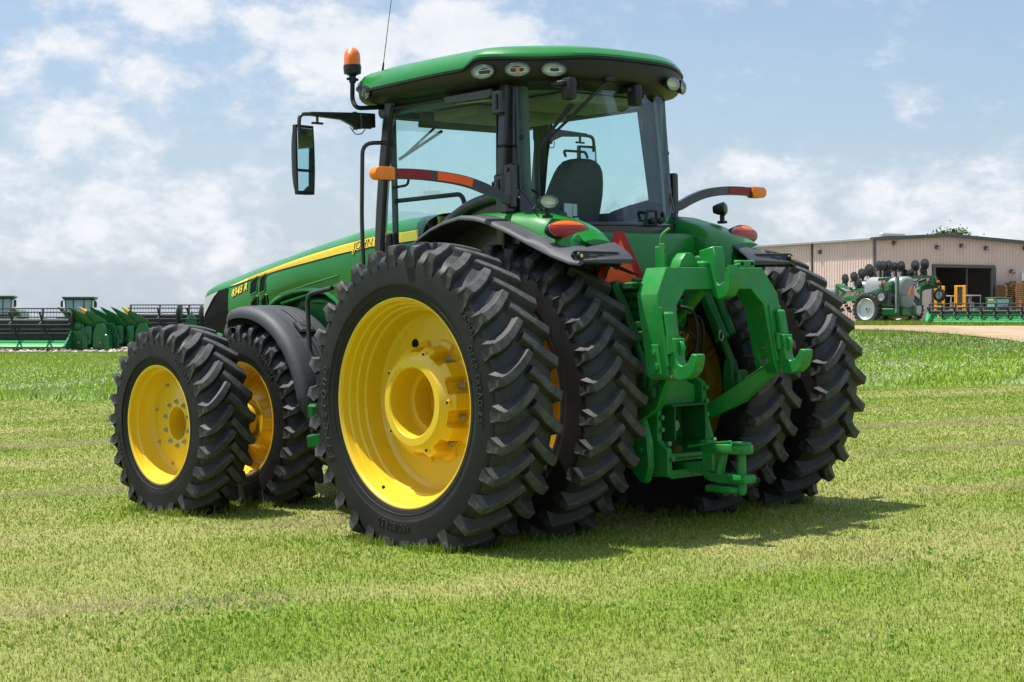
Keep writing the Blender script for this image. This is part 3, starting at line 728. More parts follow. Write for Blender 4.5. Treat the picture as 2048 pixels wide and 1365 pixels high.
def oval_lamp(name, parent, p, nrm, w, h, d=.05, lens='clear', bulb=None, tilt=0):
    """oval lamp: black bezel and bowl, ribbed silver reflector, clear or coloured lens"""
    n = Vector(nrm).normalized(); up = Vector((0, 0, 1)); x = up.cross(n).normalized(); z = n.cross(x)
    Rm = Matrix((x, z, n)).transposed(); mb = MB()
    N_ = 32
    def el(a, b, o): return [(a * math.cos(2 * PI * k / N_), b * math.sin(2 * PI * k / N_), o) for k in range(N_)]
    mb.grid([el(w * .30, h * .30, -d), el(w * .46, h * .44, -d * .6), el(w * .54, h * .56, 0), el(w * .55, h * .57, .008), el(w * .50, h * .50, .010)], 0, closev=True)
    e = el(w * .30, h * .30, -d); mb.add(e, [tuple(range(N_))], 0)
    if lens == 'clear':
        g = [el(w * .50, h * .50, .007), el(w * .42, h * .42, -.010), el(w * .25, h * .25, -.024), el(w * .06, h * .06, -.028)]
        mb.grid(g, 1, closev=True); mb.add(g[-1], [tuple(range(N_))], 1)
        if bulb: mb.cyl((0, 0, -.028), (0, 0, -.006), .015, n=12, mi=3)
        for q in (-.16, .16): mb.box((0, q * h, -.012), (w * .8, .003, .012), 1)
    g = [el(w * .50, h * .50, .010), el(w * .42, h * .42, .020), el(w * .28, h * .28, .027), el(w * .1, h * .1, .030)]
    mb.grid(g, 2, closev=True); mb.add(g[-1], [tuple(range(N_))], 2)
    mb.xf(0, Matrix.Translation(Vector(p)) @ Rm.to_4x4())
    return mb.build(name, [M_['black'], M_['chrome'], M_[lens], M_[bulb or 'white']], parent, sharp=40)
for (p, n, bulb) in (((-.955, .055, 3.088), (-1, -.42, -.02), None), ((-.815, -.135, 3.092), (-.76, -.72, -.02), 'amber'), ((-.63, -.287, 3.088), (-.55, -.95, -.02), None),
                     ((.385, -.418, 3.055), (.22, -.97, -.06), None), ((.60, -.315, 3.06), (.55, -.9, -.05), None), ((-.965, 1.315, 3.098), (-1, .10, -.1), None), ((.965, 1.315, 3.098), (1, .10, -.1), None)):
    w = .168 if abs(p[1]) < 1 else .095
    oval_lamp('work_light', roof, p, n, w, .090 if w > .1 else .085, lens='clear', bulb=bulb)
for x in (-.58, .05):      # window hinges under the roof edge
    mb = MB(); mb.box((x, -.375, 2.955), (.075, .09, .15), 0, .025, seg=2); mb.box((x, -.33, 2.99), (.14, .12, .04), 0, .01); mb.build('window_hinge', M_['black'], roof)

# cab posts and sills
mb = MB()
XA = .80
def post(pts, w, d, s):
    for a, b in zip(pts[:-1], pts[1:]): mb.bar((s * a[0], a[1], a[2]), (s * b[0], b[1], b[2]), w, d, 0, .010, up=(0, 1, 0))
for s in (-1, 1):
    G = []
    for (y, z) in ((1.47, 1.45), (1.455, 1.75), (1.435, 2.0), (1.40, 2.3), (1.36, 2.6), (1.32, 2.85), (1.285, 3.03)):   # front post, curved
        xo = XA + .012 * math.sin((z - 1.45) / 1.6 * PI)
        G.append([(s * xo, y - .035, z), (s * (xo + .004), y + .025, z), (s * (xo - .02), y + .06, z), (s * (xo - .075), y + .055, z), (s * (xo - .085), y + .0, z), (s * (xo - .03), y - .05, z)])
    mb.grid(G, closev=True)
    post([(.765, .085, 1.9), (.775, .07, 2.25), (.765, .055, 2.6), (.735, .05, 3.02)], .10, .075, s)     # door rear post
    post([(.735, .015, 2.2), (.728, .012, 2.6), (.705, .02, 3.02)], .050, .045, s)                    # rear corner post
    mb.tube(fillet([(s * .70, 1.30, 3.0), (s * .70, .06, 2.995)], .1), .05, 10)
    # wheel-arch shaped lower rail of the door opening
    arc = catmull([(s * .785, .03, 2.275), (s * .785, .22, 2.262), (s * .785, .42, 2.225), (s * .785, .62, 2.14), (s * .785, .78, 2.01), (s * .785, .90, 1.84), (s * .785, .96, 1.6)], 5)
    mb.tube(arc, .038, 12)
    mb.prism([(.03, 2.27), (.22, 2.26), (.42, 2.22), (.62, 2.13), (.78, 2.0), (.9, 1.83), (.9, 1.6), (-.05, 1.6), (-.05, 2.25)], 'x', s * .60, s * .755, 0)
    mb.box((s * .76, 1.2, 1.55), (.12, .62, .14), 0, .02)
mb.tube([(-.74, 1.42, 2.98), (0, 1.52, 2.99), (.74, 1.42, 2.98)], .05, 10)
mb.box((0, 1.4, 1.72), (1.5, .12, .30), 0, .02)
cabf = mb.build('cab_frame', FR, tractor, sharp=35)
mb = MB()
mb.box((0, .55, 1.62), (1.25, 1.5, .10), 0, .01); mb.box((.55, .50, 1.80), (.20, .8, .36), 0, .05, seg=2); mb.prism([(.0, 1.7), (.07, 1.7), (.11, 2.3), (.21, 2.98), (-.03, 3.0)], 'x', .66, .74, 0, .02); mb.box((0, 1.22, 1.95), (.42, .22, .62), 0, .06, seg=2); mb.box((.0, -.02, 1.80), (1.0, .22, .36), 0, .04)
for s in (-1, 1): mb.box((s * .715, 1.335, 2.3), (.05, .05, 1.35), 0, .02)
mb.build('cab_interior', M_['trimgrey'], tractor)

# rear window: one curved pane wrapped round both corners
WT = [(-.712, -.01), (-.62, -.105), (-.50, -.195), (-.30, -.262), (0, -.292), (.30, -.262), (.50, -.195), (.62, -.105), (.712, -.01)]
WB = [(-.742, -.055), (-.655, -.165), (-.52, -.275), (-.31, -.365), (0, -.405), (.31, -.365), (.52, -.275), (.655, -.165), (.742, -.055)]
wt = catmull([(x, y, 0) for x, y in WT], 5); wb = catmull([(x, y, 0) for x, y in WB], 5)
def win(i, z, off=0.):
    k = smoothstep(3.03, 2.05, z) if z < 3.03 else 0
    k = min(1, max(0, (3.03 - z) / .98)) ** .8
    p = wt[i].lerp(wb[i], k)
    j0, j1 = max(i - 1, 0), min(i + 1, len(wt) - 1); t = (wt[j1] - wt[j0]).normalized()
    return (p.x + t.y * off, p.y - t.x * off, z)
n_ = len(wt)
def zbot(i):
    u = abs(2 * i / (n_ - 1) - 1); return 2.062 + .24 * smoothstep(.60, 1.0, u) ** 1.3
def ztop(i):
    u = abs(2 * i / (n_ - 1) - 1); return 3.035 - .035 * smoothstep(.9, 1, u)
mb = MB(); mb.grid([[win(i, zbot(i) + (ztop(i) - zbot(i)) * k / 14) for k in range(15)] for i in range(n_)])
rw_ = mb.build('rear_window', M_['rglass'], tractor, sharp=0)
mb = MB()      # black seal band round the pane and the lower sill
mb.tube([win(i, zbot(i) + .006, .004) for i in range(n_)], .016, 8)
for i in (0, n_ - 1): mb.tube([win(i, zbot(i) + (ztop(i) - zbot(i)) * k / 10, .004) for k in range(11)], .014, 8)
G = []
for i in range(n_):
    b = zbot(i); G.append([win(i, b + .004, .006), win(i, b - .012, .020), win(i, b - .09, .024), win(i, min(b - .10, 1.985), .018), win(i, min(b - .10, 1.96), -.05)])
mb.grid(G); mb.build('rear_sill', FR, tractor, sharp=40)
mb = MB()
for rg in (range(0, 4), range(n_ - 7, n_)):
    mb.grid([[win(i, zbot(i) - .02 + (ztop(i) - zbot(i) + .02) * k / 8, -.05 - .02 * (i in (3, n_ - 7))) for k in range(9)] for i in rg])
mb.build('corner_post_trim', M_['trimgrey'], tractor, sharp=50)
mb = MB()      # latch with two knobs, grommets, hinge stubs
c = Vector(win(n_ // 2 + 2, 2.10, .03))
mb.tube(fillet([c + Vector((-.05, 0, -.02)), c + Vector((-.045, -.01, .065)), c + Vector((.05, -.01, .065)), c + Vector((.055, 0, -.02))], .02), .011, 8)
mb.box(c + Vector((0, .0, -.015)), (.13, .015, .05), 0, .005)
for dx in (-.005, .075): mb.ball(c + Vector((dx, -.02, -.005)), (.024, .024, .024), 14, 8)
mb.build('window_latch', M_['black'], rw_)
for (i, z) in ((1, 2.66), (n_ - 2, 2.62)):
    mb = MB(); mb.ball(win(i, z, .004), (.018, .018, .018), 12, 8); mb.build('window_stop', M_['black'], rw_)
mb = MB(); mb.prism([(-.12, .02), (-.09, .075), (.0, .12), (.10, .075), (.14, .02)], 'y', -.01, .01, 0, .004)
i = n_ - 9; p = Vector(win(i, 2.06, .012)); mk = Matrix.Translation(p) @ Matrix.Rotation(.62, 4, 'Z'); mb.xf(0, mk); mb.build('corner_cover', M_['black'], tractor)
# rear wiper hanging from the roof edge
mb = MB()
a = Vector((-.22, -.39, 3.045)); b = Vector(win(5, 2.585, .035))
mb.tube([a, a.lerp(b, .5) + Vector((0, -.02, .0)), b], [.014, .012, .008], 8); mb.bar(b, a.lerp(b, .30) + Vector((-.10, .06, -.03)), .026, .020); mb.bar(b + Vector((.008, 0, .02)), a.lerp(b, .30) + Vector((-.075, .05, -.03)), .014, .012)
mb.box(a, (.09, .06, .05), 0, .012)
mb.build('rear_wiper', M_['black'], tractor)
# the pane between the posts beside the rear window is closed by the door post: side panes next
def pane(name, poly, x, s, mt='glass', bow=.02):
    mb = MB(); c = (sum(p[0] for p in poly) / len(poly), sum(p[1] for p in poly) / len(poly)); bm = bmesh.new()
    vs = [bm.verts.new((0, p[0], p[1])) for p in poly]; bm.faces.new(vs)
    bmesh.ops.triangulate(bm, faces=bm.faces[:]); bmesh.ops.subdivide_edges(bm, edges=bm.edges[:], cuts=3, use_grid_fill=True)
    for v in bm.verts: v.co.x = s * (x + bow * math.sin(max(0, min(1, (v.co.z - 1.5) / 1.6)) * PI) * (1 - ((v.co.y - .7) / .8) ** 2))
    return mb.take(bm).build(name, M_[mt], tractor, sharp=0)
DOORP = [(1.235, 2.985), (1.30, 2.7), (1.36, 2.3), (1.39, 2.0), (1.40, 1.62), (.98, 1.62), (.93, 1.84), (.80, 2.04), (.64, 2.17), (.43, 2.26), (.22, 2.295), (.12, 2.30), (.10, 2.985)]
for s in (-1, 1):
    d = pane('door_window' if s < 0 else 'side_window', DOORP, .785, s)
    mb = MB()
    mb.tube([(s * .79, p[0], p[1]) for p in DOORP[:6]], .012, 6); mb.tube([(s * .79, p[0], p[1]) for p in DOORP[-2:] + DOORP[:1]], .012, 6)
    mb.build('window_seal', M_['black'], d)
    if s < 0:
        mb = MB(); mb.box((-.80, 1.27, 1.96), (.05, .11, .25), 0, .02, seg=2); mb.box((-.83, 1.27, 2.02), (.03, .06, .12), 0, .01); mb.build('door_handle', M_['black'], d)
        mb = MB(); mb.tube(fillet([(-.735, 1.30, 2.32), (-.70, .60, 2.325), (-.70, .555, 2.22)], .05), .017, 10); mb.tube(fillet([(-.735, 1.33, 2.42), (-.70, 1.20, 2.43), (-.70, 1.18, 2.5)], .03), .010, 8)
        mb.build('door_grab_bar', M_['black'], d)
        for z in (2.90, 2.33):
            mb = MB(); mb.box((-.815, .06, z), (.05, .10, .17), 0, .012); mb.cyl((-.845, .06, z - .05), (-.845, .06, z + .05), .014, n=10); mb.build('door_hinge', M_['frame'], d)
        mb = MB(); mb.prism([(.10, 3.0), (.62, 3.0), (.60, 2.955), (.52, 2.935), (.16, 2.925), (.11, 2.94)], 'x', -.84, -.77, 0, .010); mb.build('door_top_cover', M_['frame'], d)
mb = MB(); mb.grid([[(x, 1.42 + .14 * (1 - (x / .75) ** 2) + (2.99 - z) * .06, z) for z in np.linspace(1.75, 2.98, 8)] for x in np.linspace(-.75, .75, 13)]); ws = mb.build('windshield', M_['glass'], tractor, sharp=0)
mb = MB(); mb.tube([(-.06, 1.575, 2.965), (-.42, 1.60, 2.68)], .010, 8); mb.bar((-.03, 1.60, 2.90), (-.44, 1.62, 2.665), .014, .022); mb.build('front_wiper', M_['black'], ws)
# what is inside the cab
mb = MB()
SB = [(2.02, .22, .27, .10), (2.16, .20, .265, .12), (2.32, .17, .25, .13), (2.44, .15, .23, .125), (2.52, .135, .20, .12), (2.565, .13, .17, .11), (2.60, .13, .13, .09), (2.615, .13, .08, .06)]
G = []
SB = [(z - .03 * (z > 2.4), y + .20, w * .92, d) for z, y, w, d in SB]
for z, y, w, d in SB: G.append([(.17 + .10 * (z - 2.3) + w * math.copysign(abs(math.cos(t)) ** .55, math.cos(t)), y + d * math.copysign(abs(math.sin(t)) ** .7, math.sin(t)), z) for t in [2 * PI * k / 28 for k in range(28)]])
mb.grid(G, closev=True); mb.add(G[-1], [tuple(range(28))])
mb.box((.17, .55, 2.0), (.52, .55, .15), 0, .06, seg=2); mb.box((.17, .40, 1.8), (.36, .42, .3), 0, .04)
mb.box((.46, .40, 2.16), (.09, .46, .08), 0, .03, seg=2); mb.box((-.12, .36, 2.16), (.08, .38, .07), 0, .03, seg=2)
mb.tube(fillet([(.07, .34, 2.60), (.07, .36, 2.645), (.29, .36, 2.645), (.29, .34, 2.60)], .03), .010, 8)
seat = mb.build('operator_seat', M_['seat'], tractor, sharp=40)
for (x, z, w, h) in ((.00, 2.19, .075, .13), (.068, 2.21, .04, .085), (.068, 2.135, .045, .04)):
    mb = MB(); mb.box((x, .255 + .2 * (z - 2.19) , z), (w, .012, h), 0, .001); mb.build('seat_label', M_['white'], seat)
mb = MB(); mb.lathe([(0, .170), (.012, .185), (0, .2), (-.012, .185), (0, .170)], 40, ax='z')
for k in range(3):
    t = 2 * PI * k / 3 + .4; mb.tube([(0, 0, -.03), (.18 * math.cos(t), .18 * math.sin(t), 0)], .014, 6)
mb.cyl((0, 0, -.45), (0, 0, -.02), .035, n=12); mb.xf(0, Matrix.Translation((.17, .98, 2.40)) @ Matrix.Rotation(rad(28), 4, 'X')); mb.build('steering_wheel', M_['black'], tractor)
mb = MB(); mb.box((.60, .72, 2.36), (.05, .24, .2), 0, .015); mb.tube([(.6, .72, 2.0), (.6, .72, 2.3)], .02, 8); mb.build('display_screen', M_['black'], tractor)
mb = MB(); mb.box((0, 1.36, 2.94), (.9, .02, .12), 0, .01, Matrix.Rotation(.3, 3, 'X')); mb.build('sun_visor', M_['trimgrey'], tractor)

# mirrors on swing arms, one each side
def mirror(s):
    m = empty('mirror', tractor, (0, 0, 0)); Y = 1.45
    mb = MB()
    mb.tube(fillet([(s * 1.47, Y, 2.80), (s * 1.465, Y, 2.925), (s * 1.36, Y, 2.93)], .05), .014, 10)
    mb.prism([(s * 1.38, 2.945), (s * .96, 2.965), (s * .80, 2.968), (s * .80, 2.865), (s * .96, 2.845), (s * 1.02, 2.875), (s * 1.10, 2.905), (s * 1.38, 2.918)], 'y', Y - .02, Y + .02, 0, .004)
    mb.box((s * .90, Y - .025, 2.905), (.10, .03, .11), 0, .006); mb.cyl((s * .975, Y, 2.84), (s * .975, Y, 2.97), .018, n=12)
    mb.cyl((s * 1.31, Y, 2.87), (s * 1.31, Y, 2.93), .010, n=8); mb.box((s * 1.31, Y, 2.868), (.10, .018, .016), 0, .004)
    mb.tube(catmull([(s * 1.02, Y, 2.86), (s * .99, Y - .02, 2.81), (s * .93, Y - .02, 2.815), (s * .88, Y, 2.86)], 5), .004, 6)
    mb.build('mirror_arm', M_['frame'], m)
    mb = MB()
    Rm = Matrix.Rotation(rad(-8 * s), 3, 'Z')
    sec = []
    for k in range(13):
        u = k / 12 * 2 - 1; w = .092 * (1 - .14 * u * u * (1 if u < 0 else .5)); zz = u * .245
        d = .055 * (1 - .55 * abs(u) ** 4)
        sec.append([Vector((w, -.035, zz)), Vector((w * .97, .0, zz)), Vector((w * .55, d, zz)), Vector((-w * .55, d, zz)), Vector((-w * .97, .0, zz)), Vector((-w, -.035, zz))])
    mb.grid(sec, 0, closev=True); mb.add(sec[0], [tuple(range(6))]); mb.add(sec[-1], [tuple(range(6))])
    for z0, z1 in ((-.225, -.085), (-.070, .225)):
        mb.box((0, -.036, (z0 + z1) / 2), (.150, .008, z1 - z0), 1, .003)
    mb.xf(0, Matrix.Translation((s * 1.415, Y + .05, 2.605)) @ Rm.to_4x4())
    mb.build('mirror_head', [M_['black'], M_['mirror']], m)
mirror(-1); mirror(1)
# beacon on its bent tube, and the whip antenna
b = empty('beacon', tractor)
mb = MB(); mb.tube(fillet([(-.70, 1.42, 3.02), (-.95, 1.46, 3.0), (-.95, 1.51, 3.06), (-.95, 1.50, 3.23)], .09), .017, 10); mb.cyl((-.95, 1.5, 3.19), (-.95, 1.5, 3.235), .026, n=14); mb.box((-.95, 1.5, 3.215), (.10, .02, .02), 0, .004); mb.build('beacon_arm', M_['black'], b)
mb = MB(); mb.lathe([(3.235, .02), (3.25, .045), (3.255, .062), (3.30, .066), (3.318, .063), (3.32, .0)], 32, c=(-.95, 1.5, 0), ax='z'); mb.build('beacon_base', M_['black'], b)
mb = MB(); mb.lathe([(3.318, .060), (3.36, .0605), (3.40, .057), (3.425, .046), (3.442, .026), (3.447, 0)], 32, c=(-.95, 1.5, 0), ax='z'); mb.build('beacon_lens', M_['beacon'], b)
mb = MB(); mb.cyl((-.86, 1.27, 3.15), (-.86, 1.27, 3.20), .022, .014, 14); mb.cyl((-.86, 1.27, 3.20), (-.86, 1.245, 3.31), .011, .006, 10); mb.tube([(-.86, 1.245, 3.31), (-.86, 1.17, 3.62), (-.86, 1.06, 4.05)], [.0032, .0028, .0022], 6); mb.build('antenna', M_['black'], tractor)

# warning lamp arms reaching out either side
def warn(s):
    a = empty('warning_arm', tractor)
    P = [(.80, -.03, 2.235), (.86, -.03, 2.245), (1.0, -.02, 2.297), (1.14, -.01, 2.338), (1.28, .0, 2.362), (1.46, .02, 2.378), (1.62, .03, 2.382), (1.745, .045, 2.380)]
    P = [(x * s, y, z) for x, y, z in P]
    mb = MB()
    def band(P, h, w, mi, off=0., ):
        G = []
        for i, p in enumerate(P):
            q0, q1 = Vector(P[max(i - 1, 0)]), Vector(P[min(i + 1, len(P) - 1)]); t = (q1 - q0).normalized(); up = Vector((0, 1, 0)).cross(t) * (-s); 
            if up.z < 0: up = -up
            p = Vector(p); G.append([p - up * h / 2 + Vector((0, -w / 2, 0)), p + up * h / 2 + Vector((0, -w / 2, 0)), p + up * h / 2 + Vector((0, w / 2, 0)), p - up * h / 2 + Vector((0, w / 2, 0))])
        mb.grid(G, mi, closev=True); mb.add(G[0], [(0, 1, 2, 3)], mi); mb.add(G[-1], [(0, 1, 2, 3)], mi)
    PP = [tuple(p) for p in catmull(P, 4)]
    band(PP, .066, .036, 0)
    mb.box((s * .80, .0, 2.20), (.10, .07, .10), 0, .01)
    mb.build('arm_bracket', M_['frame'], a)
    for lo, hi, m, nm in ((1.13, 1.425, 'orange', 'orange_reflector'), (1.44, 1.735, 'redrefl', 'red_reflector')):
        q = [p for p in PP if lo <= abs(p[0]) <= hi]
        mb = MB(); band(q, .054, .042, 0); r = mb.build(nm, M_[m], a)
        if s > 0 and m == 'orange': bpy.data.objects.remove(r)     # facing forward there, none seen
    mb = MB(); mb.box((s * 1.80, .045, 2.378), (.10, .06, .088), 1, .012)
    pr = [(s * 1.752, 2.420), (s * 1.752, 2.336)] + [(s * (1.868 + .045 * math.sin(t)), 2.378 - .042 * math.cos(t)) for t in np.linspace(0, PI, 13)]
    mb.prism(pr, 'y', .005, .078, 0, .012, 2); 
    mb.build('amber_lamp', [M_['amber'], M_['black']], a)
warn(-1); warn(1)
# clamp the tall bracket the arm bolts to
for s in (-1, 1):
    mb = MB(); mb.box((s * .800, -.02, 2.33), (.055, .085, .30), 0, .012); 
    for z in (2.22, 2.44): mb.cyl((s * .82, -.02, z), (s * .84, -.02, z), .016, n=8)
    mb.build('arm_mount', M_['frame'], tractor)

# ---------------------------------------------------------------- rear fenders
HT = [(-.98, 1.78), (-.92, 1.80), (-.80, 1.915), (-.66, 2.006), (-.5, 2.078), (-.3, 2.135), (-.1, 2.160), (.1, 2.165), (.3, 2.150), (.48, 2.11), (.62, 2.06), (.75, 1.97), (.85, 1.85)]
EB = [(-.98, 1.762), (-.93, 1.765), (-.85, 1.775), (-.69, 1.825), (-.49, 1.905), (-.28, 1.995), (-.07, 2.07), (.06, 2.100), (.20, 2.112), (.38, 2.085), (.52, 2.045), (.66, 1.985), (.75, 1.92), (.85, 1.80)]
def fender(s):
    f = empty('rear_fender', tractor)
    yl = list(np.linspace(-.93, .85, 45))
    def sec(y):
        h, e = lerp_table(HT, y), lerp_table(EB, y)
        tip = smoothstep(-.55, -.93, y)
        xi = .50 + .10 * tip
        xg = .885 + .075 * smoothstep(-.40, -.56, y) - .22 * smoothstep(-.64, -.80, y)         # where green meets charcoal
        return h, e, xi, xg
    mb = MB(); G = []
    gy = [y for y in yl if y > -.79]
    for y in gy:
        h, e, xi, xg = sec(y); d = max(.004, min(.12, h - 1.6))
        zj = max(e + .035, h - .16) if y > -.45 else max(e + .035, h - .105)
        zl_ = 1.45 + (h - .2 - 1.45) * smoothstep(-.45, -.72, y)
        row = [(xi, zl_), (xi, h - .14), (xi + .008, h - .08), (xi + .03, h - .038), (xi + .075, h - .010), (xi + .14, h + .002), (xi + .22, h + .002), (xi + .30, h - .012), (xg - .03, h * .45 + (zj + .012) * .55), (xg, zj)]
        G.append([(s * x, y, z) for x, z in row])
    mb.grid(G); e0 = G[0]; mb.add([e0[0], *e0[1:]], [tuple(range(len(e0)))])
    mb.build('fender_shell', M_['green'], f, sharp=40)
    mb = MB(); G = []
    for y in yl:
        h, e, xi, xg = sec(y); tip = smoothstep(-.645, -.775, y)
        hz = lerp_table([(-.93, 1.805), (-.88, 1.86), (-.80, 1.905), (-.72, 1.945), (-.62, 1.975), (-.5, 2.03)], y) if y < -.5 else h - .05
        hz = hz * tip + (max(e + .033, h - .162) if y > -.45 else max(e + .033, h - .107)) * (1 - tip)
        x0 = (xg - .012) * (1 - tip) + .575 * tip
        x1 = 1.075
        zr = max(e + .012, min(hz - .01, e + .05))
        row = [(x0, hz - .016), (x0 + .004, hz)]
        for k in range(1, 7):
            t = k / 7; row.append((x0 + (x1 - x0) * t, hz + (e + .030 - hz) * t ** 1.8))
        row += [(x1 - .012, e + .024), (x1, e + .010), (x1, e), (x1 - .012, e - .006), (x1 - .03, e + .0), (x1 - .06, e + .02 - .05 * 0), (x0 + .02, min(hz - .03, e + .05))]
        G.append([(s * x, y, z) for x, z in row])
    mb.grid(G)
    a = G[0]; mb.add([a[1], a[0]] + [a[k] for k in range(len(a) - 1, 1, -1)], [tuple(range(len(a)))])
    a = G[-1]; mb.add(a, [tuple(range(len(a)))])
    mb.build('fender_flare', M_['plastic'], f, sharp=45)
    mb = MB(); mb.grid([[(s * x, y, lerp_table(EB, y) - .004 - .06 * (x < .6)) for x in (.52, .7, .9, 1.06)] for y in yl]); mb.build('fender_liner', M_['black'], f)
    # outlet panel on the sloped rear face
    mb = MB(); n = Vector((0, -.93, .37)).normalized()
    Rm = Matrix(((1, 0, 0), Vector((0, n.z, -n.y)), n)).transposed()
    # recessed plate hung below the ridge, with a visor
    mb.prism([(-.20, -.046), (.20, -.046), (.185, .044), (-.175, .050), (-.195, .0)], 'z', -.02, .012, 0, .006)
    mb.prism([(-.205, .036), (.185, .030), (.195, .040), (-.20, .046)], 'z', -.01, .018, 1, .003)
    mb.box((.085, -.002, .013), (.09, .050, .008), 1, .004); mb.box((-.045, .010, .013), (.05, .016, .010), 1, .003); mb.box((-.045, -.014, .013), (.05, .016, .010), 1, .003); mb.box((-.045, -.002, .010), (.085, .058, .006), 1, .003)
    if s > 0:
        for i, (x, y, z) in enumerate(mb.v): mb.v[i] = (-x, y, z)
    mb.xf(0, Matrix.Translation((s * .865, -.893, 1.812)) @ Matrix.Rotation(rad(-4 * s) * 0, 4, 'Z') @ Rm.to_4x4())
    mb.build('outlet_panel', [M_['black'], M_['plastic']], f)
    mb = MB(); mb.cyl((s * 1.035, -.85, 1.832), (s * 1.035, -.918, 1.825), .022, n=16); mb.cyl((s * 1.035, -.918, 1.825), (s * 1.035, -.926, 1.8245), .012, n=12, mi=1); mb.build('outlet_pin', [M_['black'], M_['brass']], f)
    # tail lamp: amber above, red below
    p = Vector((s * .865, -.632, 2.003)); nn = Vector((s * .10, -.95, .22)).normalized(); x = Vector((0, 0, 1)).cross(nn).normalized(); z = nn.cross(x); Rm = Matrix((x, z, nn)).transposed()
    mb = MB(); N_ = 40
    for k in range(N_): pass
    def el(a, b, o): return [(a * math.cos(2 * PI * k / N_), b * math.sin(2 * PI * k / N_), o) for k in range(N_)]
    mb.grid([el(.165, .066, -.035), el(.168, .068, .004), el(.160, .062, .010)], 0, closev=True)
    rows = [el(.158, .060, .010), el(.145, .054, .020), el(.11, .040, .028), el(.05, .018, .032), el(.001, .001, .033)]
    o = len(mb.f); mb.grid(rows, 1, closev=True)
    mb.xf(0, Matrix.Translation(p) @ Rm.to_4x4())
    mb.build('tail_lamp', [M_['black'], M_['tail']], f, sharp=50)
    # small work light on a post
    mb = MB(); mb.tube([(s * .86, -.44, 2.09), (s * .86, -.44, 2.15)], .018, 10); mb.box((s * .86, -.44, 2.10), (.05, .06, .02), 0, .005); mb.tube(catmull([(s * .90, -.40, 2.10), (s * .93, -.38, 2.15), (s * .88, -.38, 2.18)], 5), .005, 6)
    mb.build('light_post', M_['black'], f)
    oval_lamp('fender_light', f, (s * .86, -.455, 2.195), (-.25, -.95, .08) if s < 0 else (.55, -.8, .05), .135, .088, d=.075)
fender(-1); fender(1)

# ---------------------------------------------------------------- rear body, sign, lift and drawbar
HG, DG = M_['hgreen'], M_['dgreen']
mb = MB(); mb.box((0, -.26, 1.76), (1.02, .50, .50), 0, .05, seg=2); mb.box((.0, -.40, 1.30), (.72, .30, .55), 1, .03)
mb.build('rear_body', [M_['green'], DG], tractor)
sg = empty('slow_vehicle_sign', tractor)
T3 = lambda c: [(-.245 + c, -.165 + c * .6), (-.245 + c, -.205 + c * .6) if c == 0 else (-.245 + c, -.165 + c * .6), (.245 - c, -.165 + c * .6), (.03 - c * .1, .215 - c), (-.03 + c * .1, .215 - c)]
mb = MB(); mb.prism([(-.215, -.205), (.215, -.205), (.25, -.15), (.04, .205), (-.04, .205), (-.25, -.15)], 'y', -.603, -.598, 0)
mb.xf(0, Matrix.Translation((-.36, 0, 1.80))); mb.build('sign_plate', M_['sred'], sg)
mb = MB(); mb.prism([(-.175, -.155), (.175, -.155), (0, .155)], 'y', -.607, -.604, 0); mb.xf(0, Matrix.Translation((-.36, 0, 1.80))); mb.build('sign_triangle', M_['orange'], sg)

# hydraulic couplers: a stack of valve blocks with caps
mb = MB()
for k in range(7):
    z = 1.58 - k * .065
    mb.box((-.24, -.72, z), (.30, .20, .05), 0, .008)
    for x in (-.31, -.18): mb.cyl((x, -.82, z), (x, -.875, z), .026, n=14, mi=0); mb.cyl((x, -.875, z), (x, -.90, z), .028, n=14, mi=2 if (k == 4 and x > -.2) else (3 if k % 3 == 1 else 1))
mb.box((-.22, -.66, 1.64), (.42, .24, .05), 0, .01); mb.box((-.22, -.74, 1.66), (.34, .05, .06), 0, .01)
for k, (x, y) in enumerate(((-.08, -.70), (-.12, -.73), (-.05, -.76))): mb.tube(fillet([(x, y, 1.62), (x - .02, y - .06, 1.45), (x + .03, y - .02, 1.20)], .06), .011, 8, mi=1)
mb.tube(catmull([(-.05, -.80, 1.30), (-.02, -.86, 1.34), (.02, -.84, 1.30), (.0, -.8, 1.25)], 5), .006, 6, mi=4)
mb.build('hydraulic_coupler', [DG, M_['black'], M_['bluecap'], M_['rubber'], M_['orange']], tractor)

def hose(pts, r=.012, m='rubber'):
    mb = MB(); mb.tube(catmull(pts, 6), r, 8)
    for a, b in ((pts[0], pts[1]), (pts[-1], pts[-2])):
        a, b = Vector(a), Vector(b); mb.cyl(a, a + (b - a).normalized() * .045, r * 1.5, n=8, mi=1)
    return mb.build('hydraulic_hose', [M_[m], M_['steel']], tractor)
hose([(-.16, -.86, 1.50), (-.10, -1.00, 1.46), (-.06, -.98, 1.22), (-.10, -.80, 1.08)])
hose([(-.17, -.86, 1.38), (-.08, -.98, 1.30), (-.02, -.92, 1.12), (-.02, -.76, 1.04)], .010)
hose([(-.30, -.84, 1.28), (-.34, -.96, 1.20), (-.28, -.92, 1.05), (-.20, -.74, 1.0)], .012)
hose([(.10, -.70, 1.45), (.14, -.86, 1.40), (.16, -.82, 1.15), (.12, -.66, 1.02)], .011)
hose([(-.02, -.66, 1.52), (.06, -.78, 1.56), (.16, -.72, 1.40), (.18, -.58, 1.25)], .011)
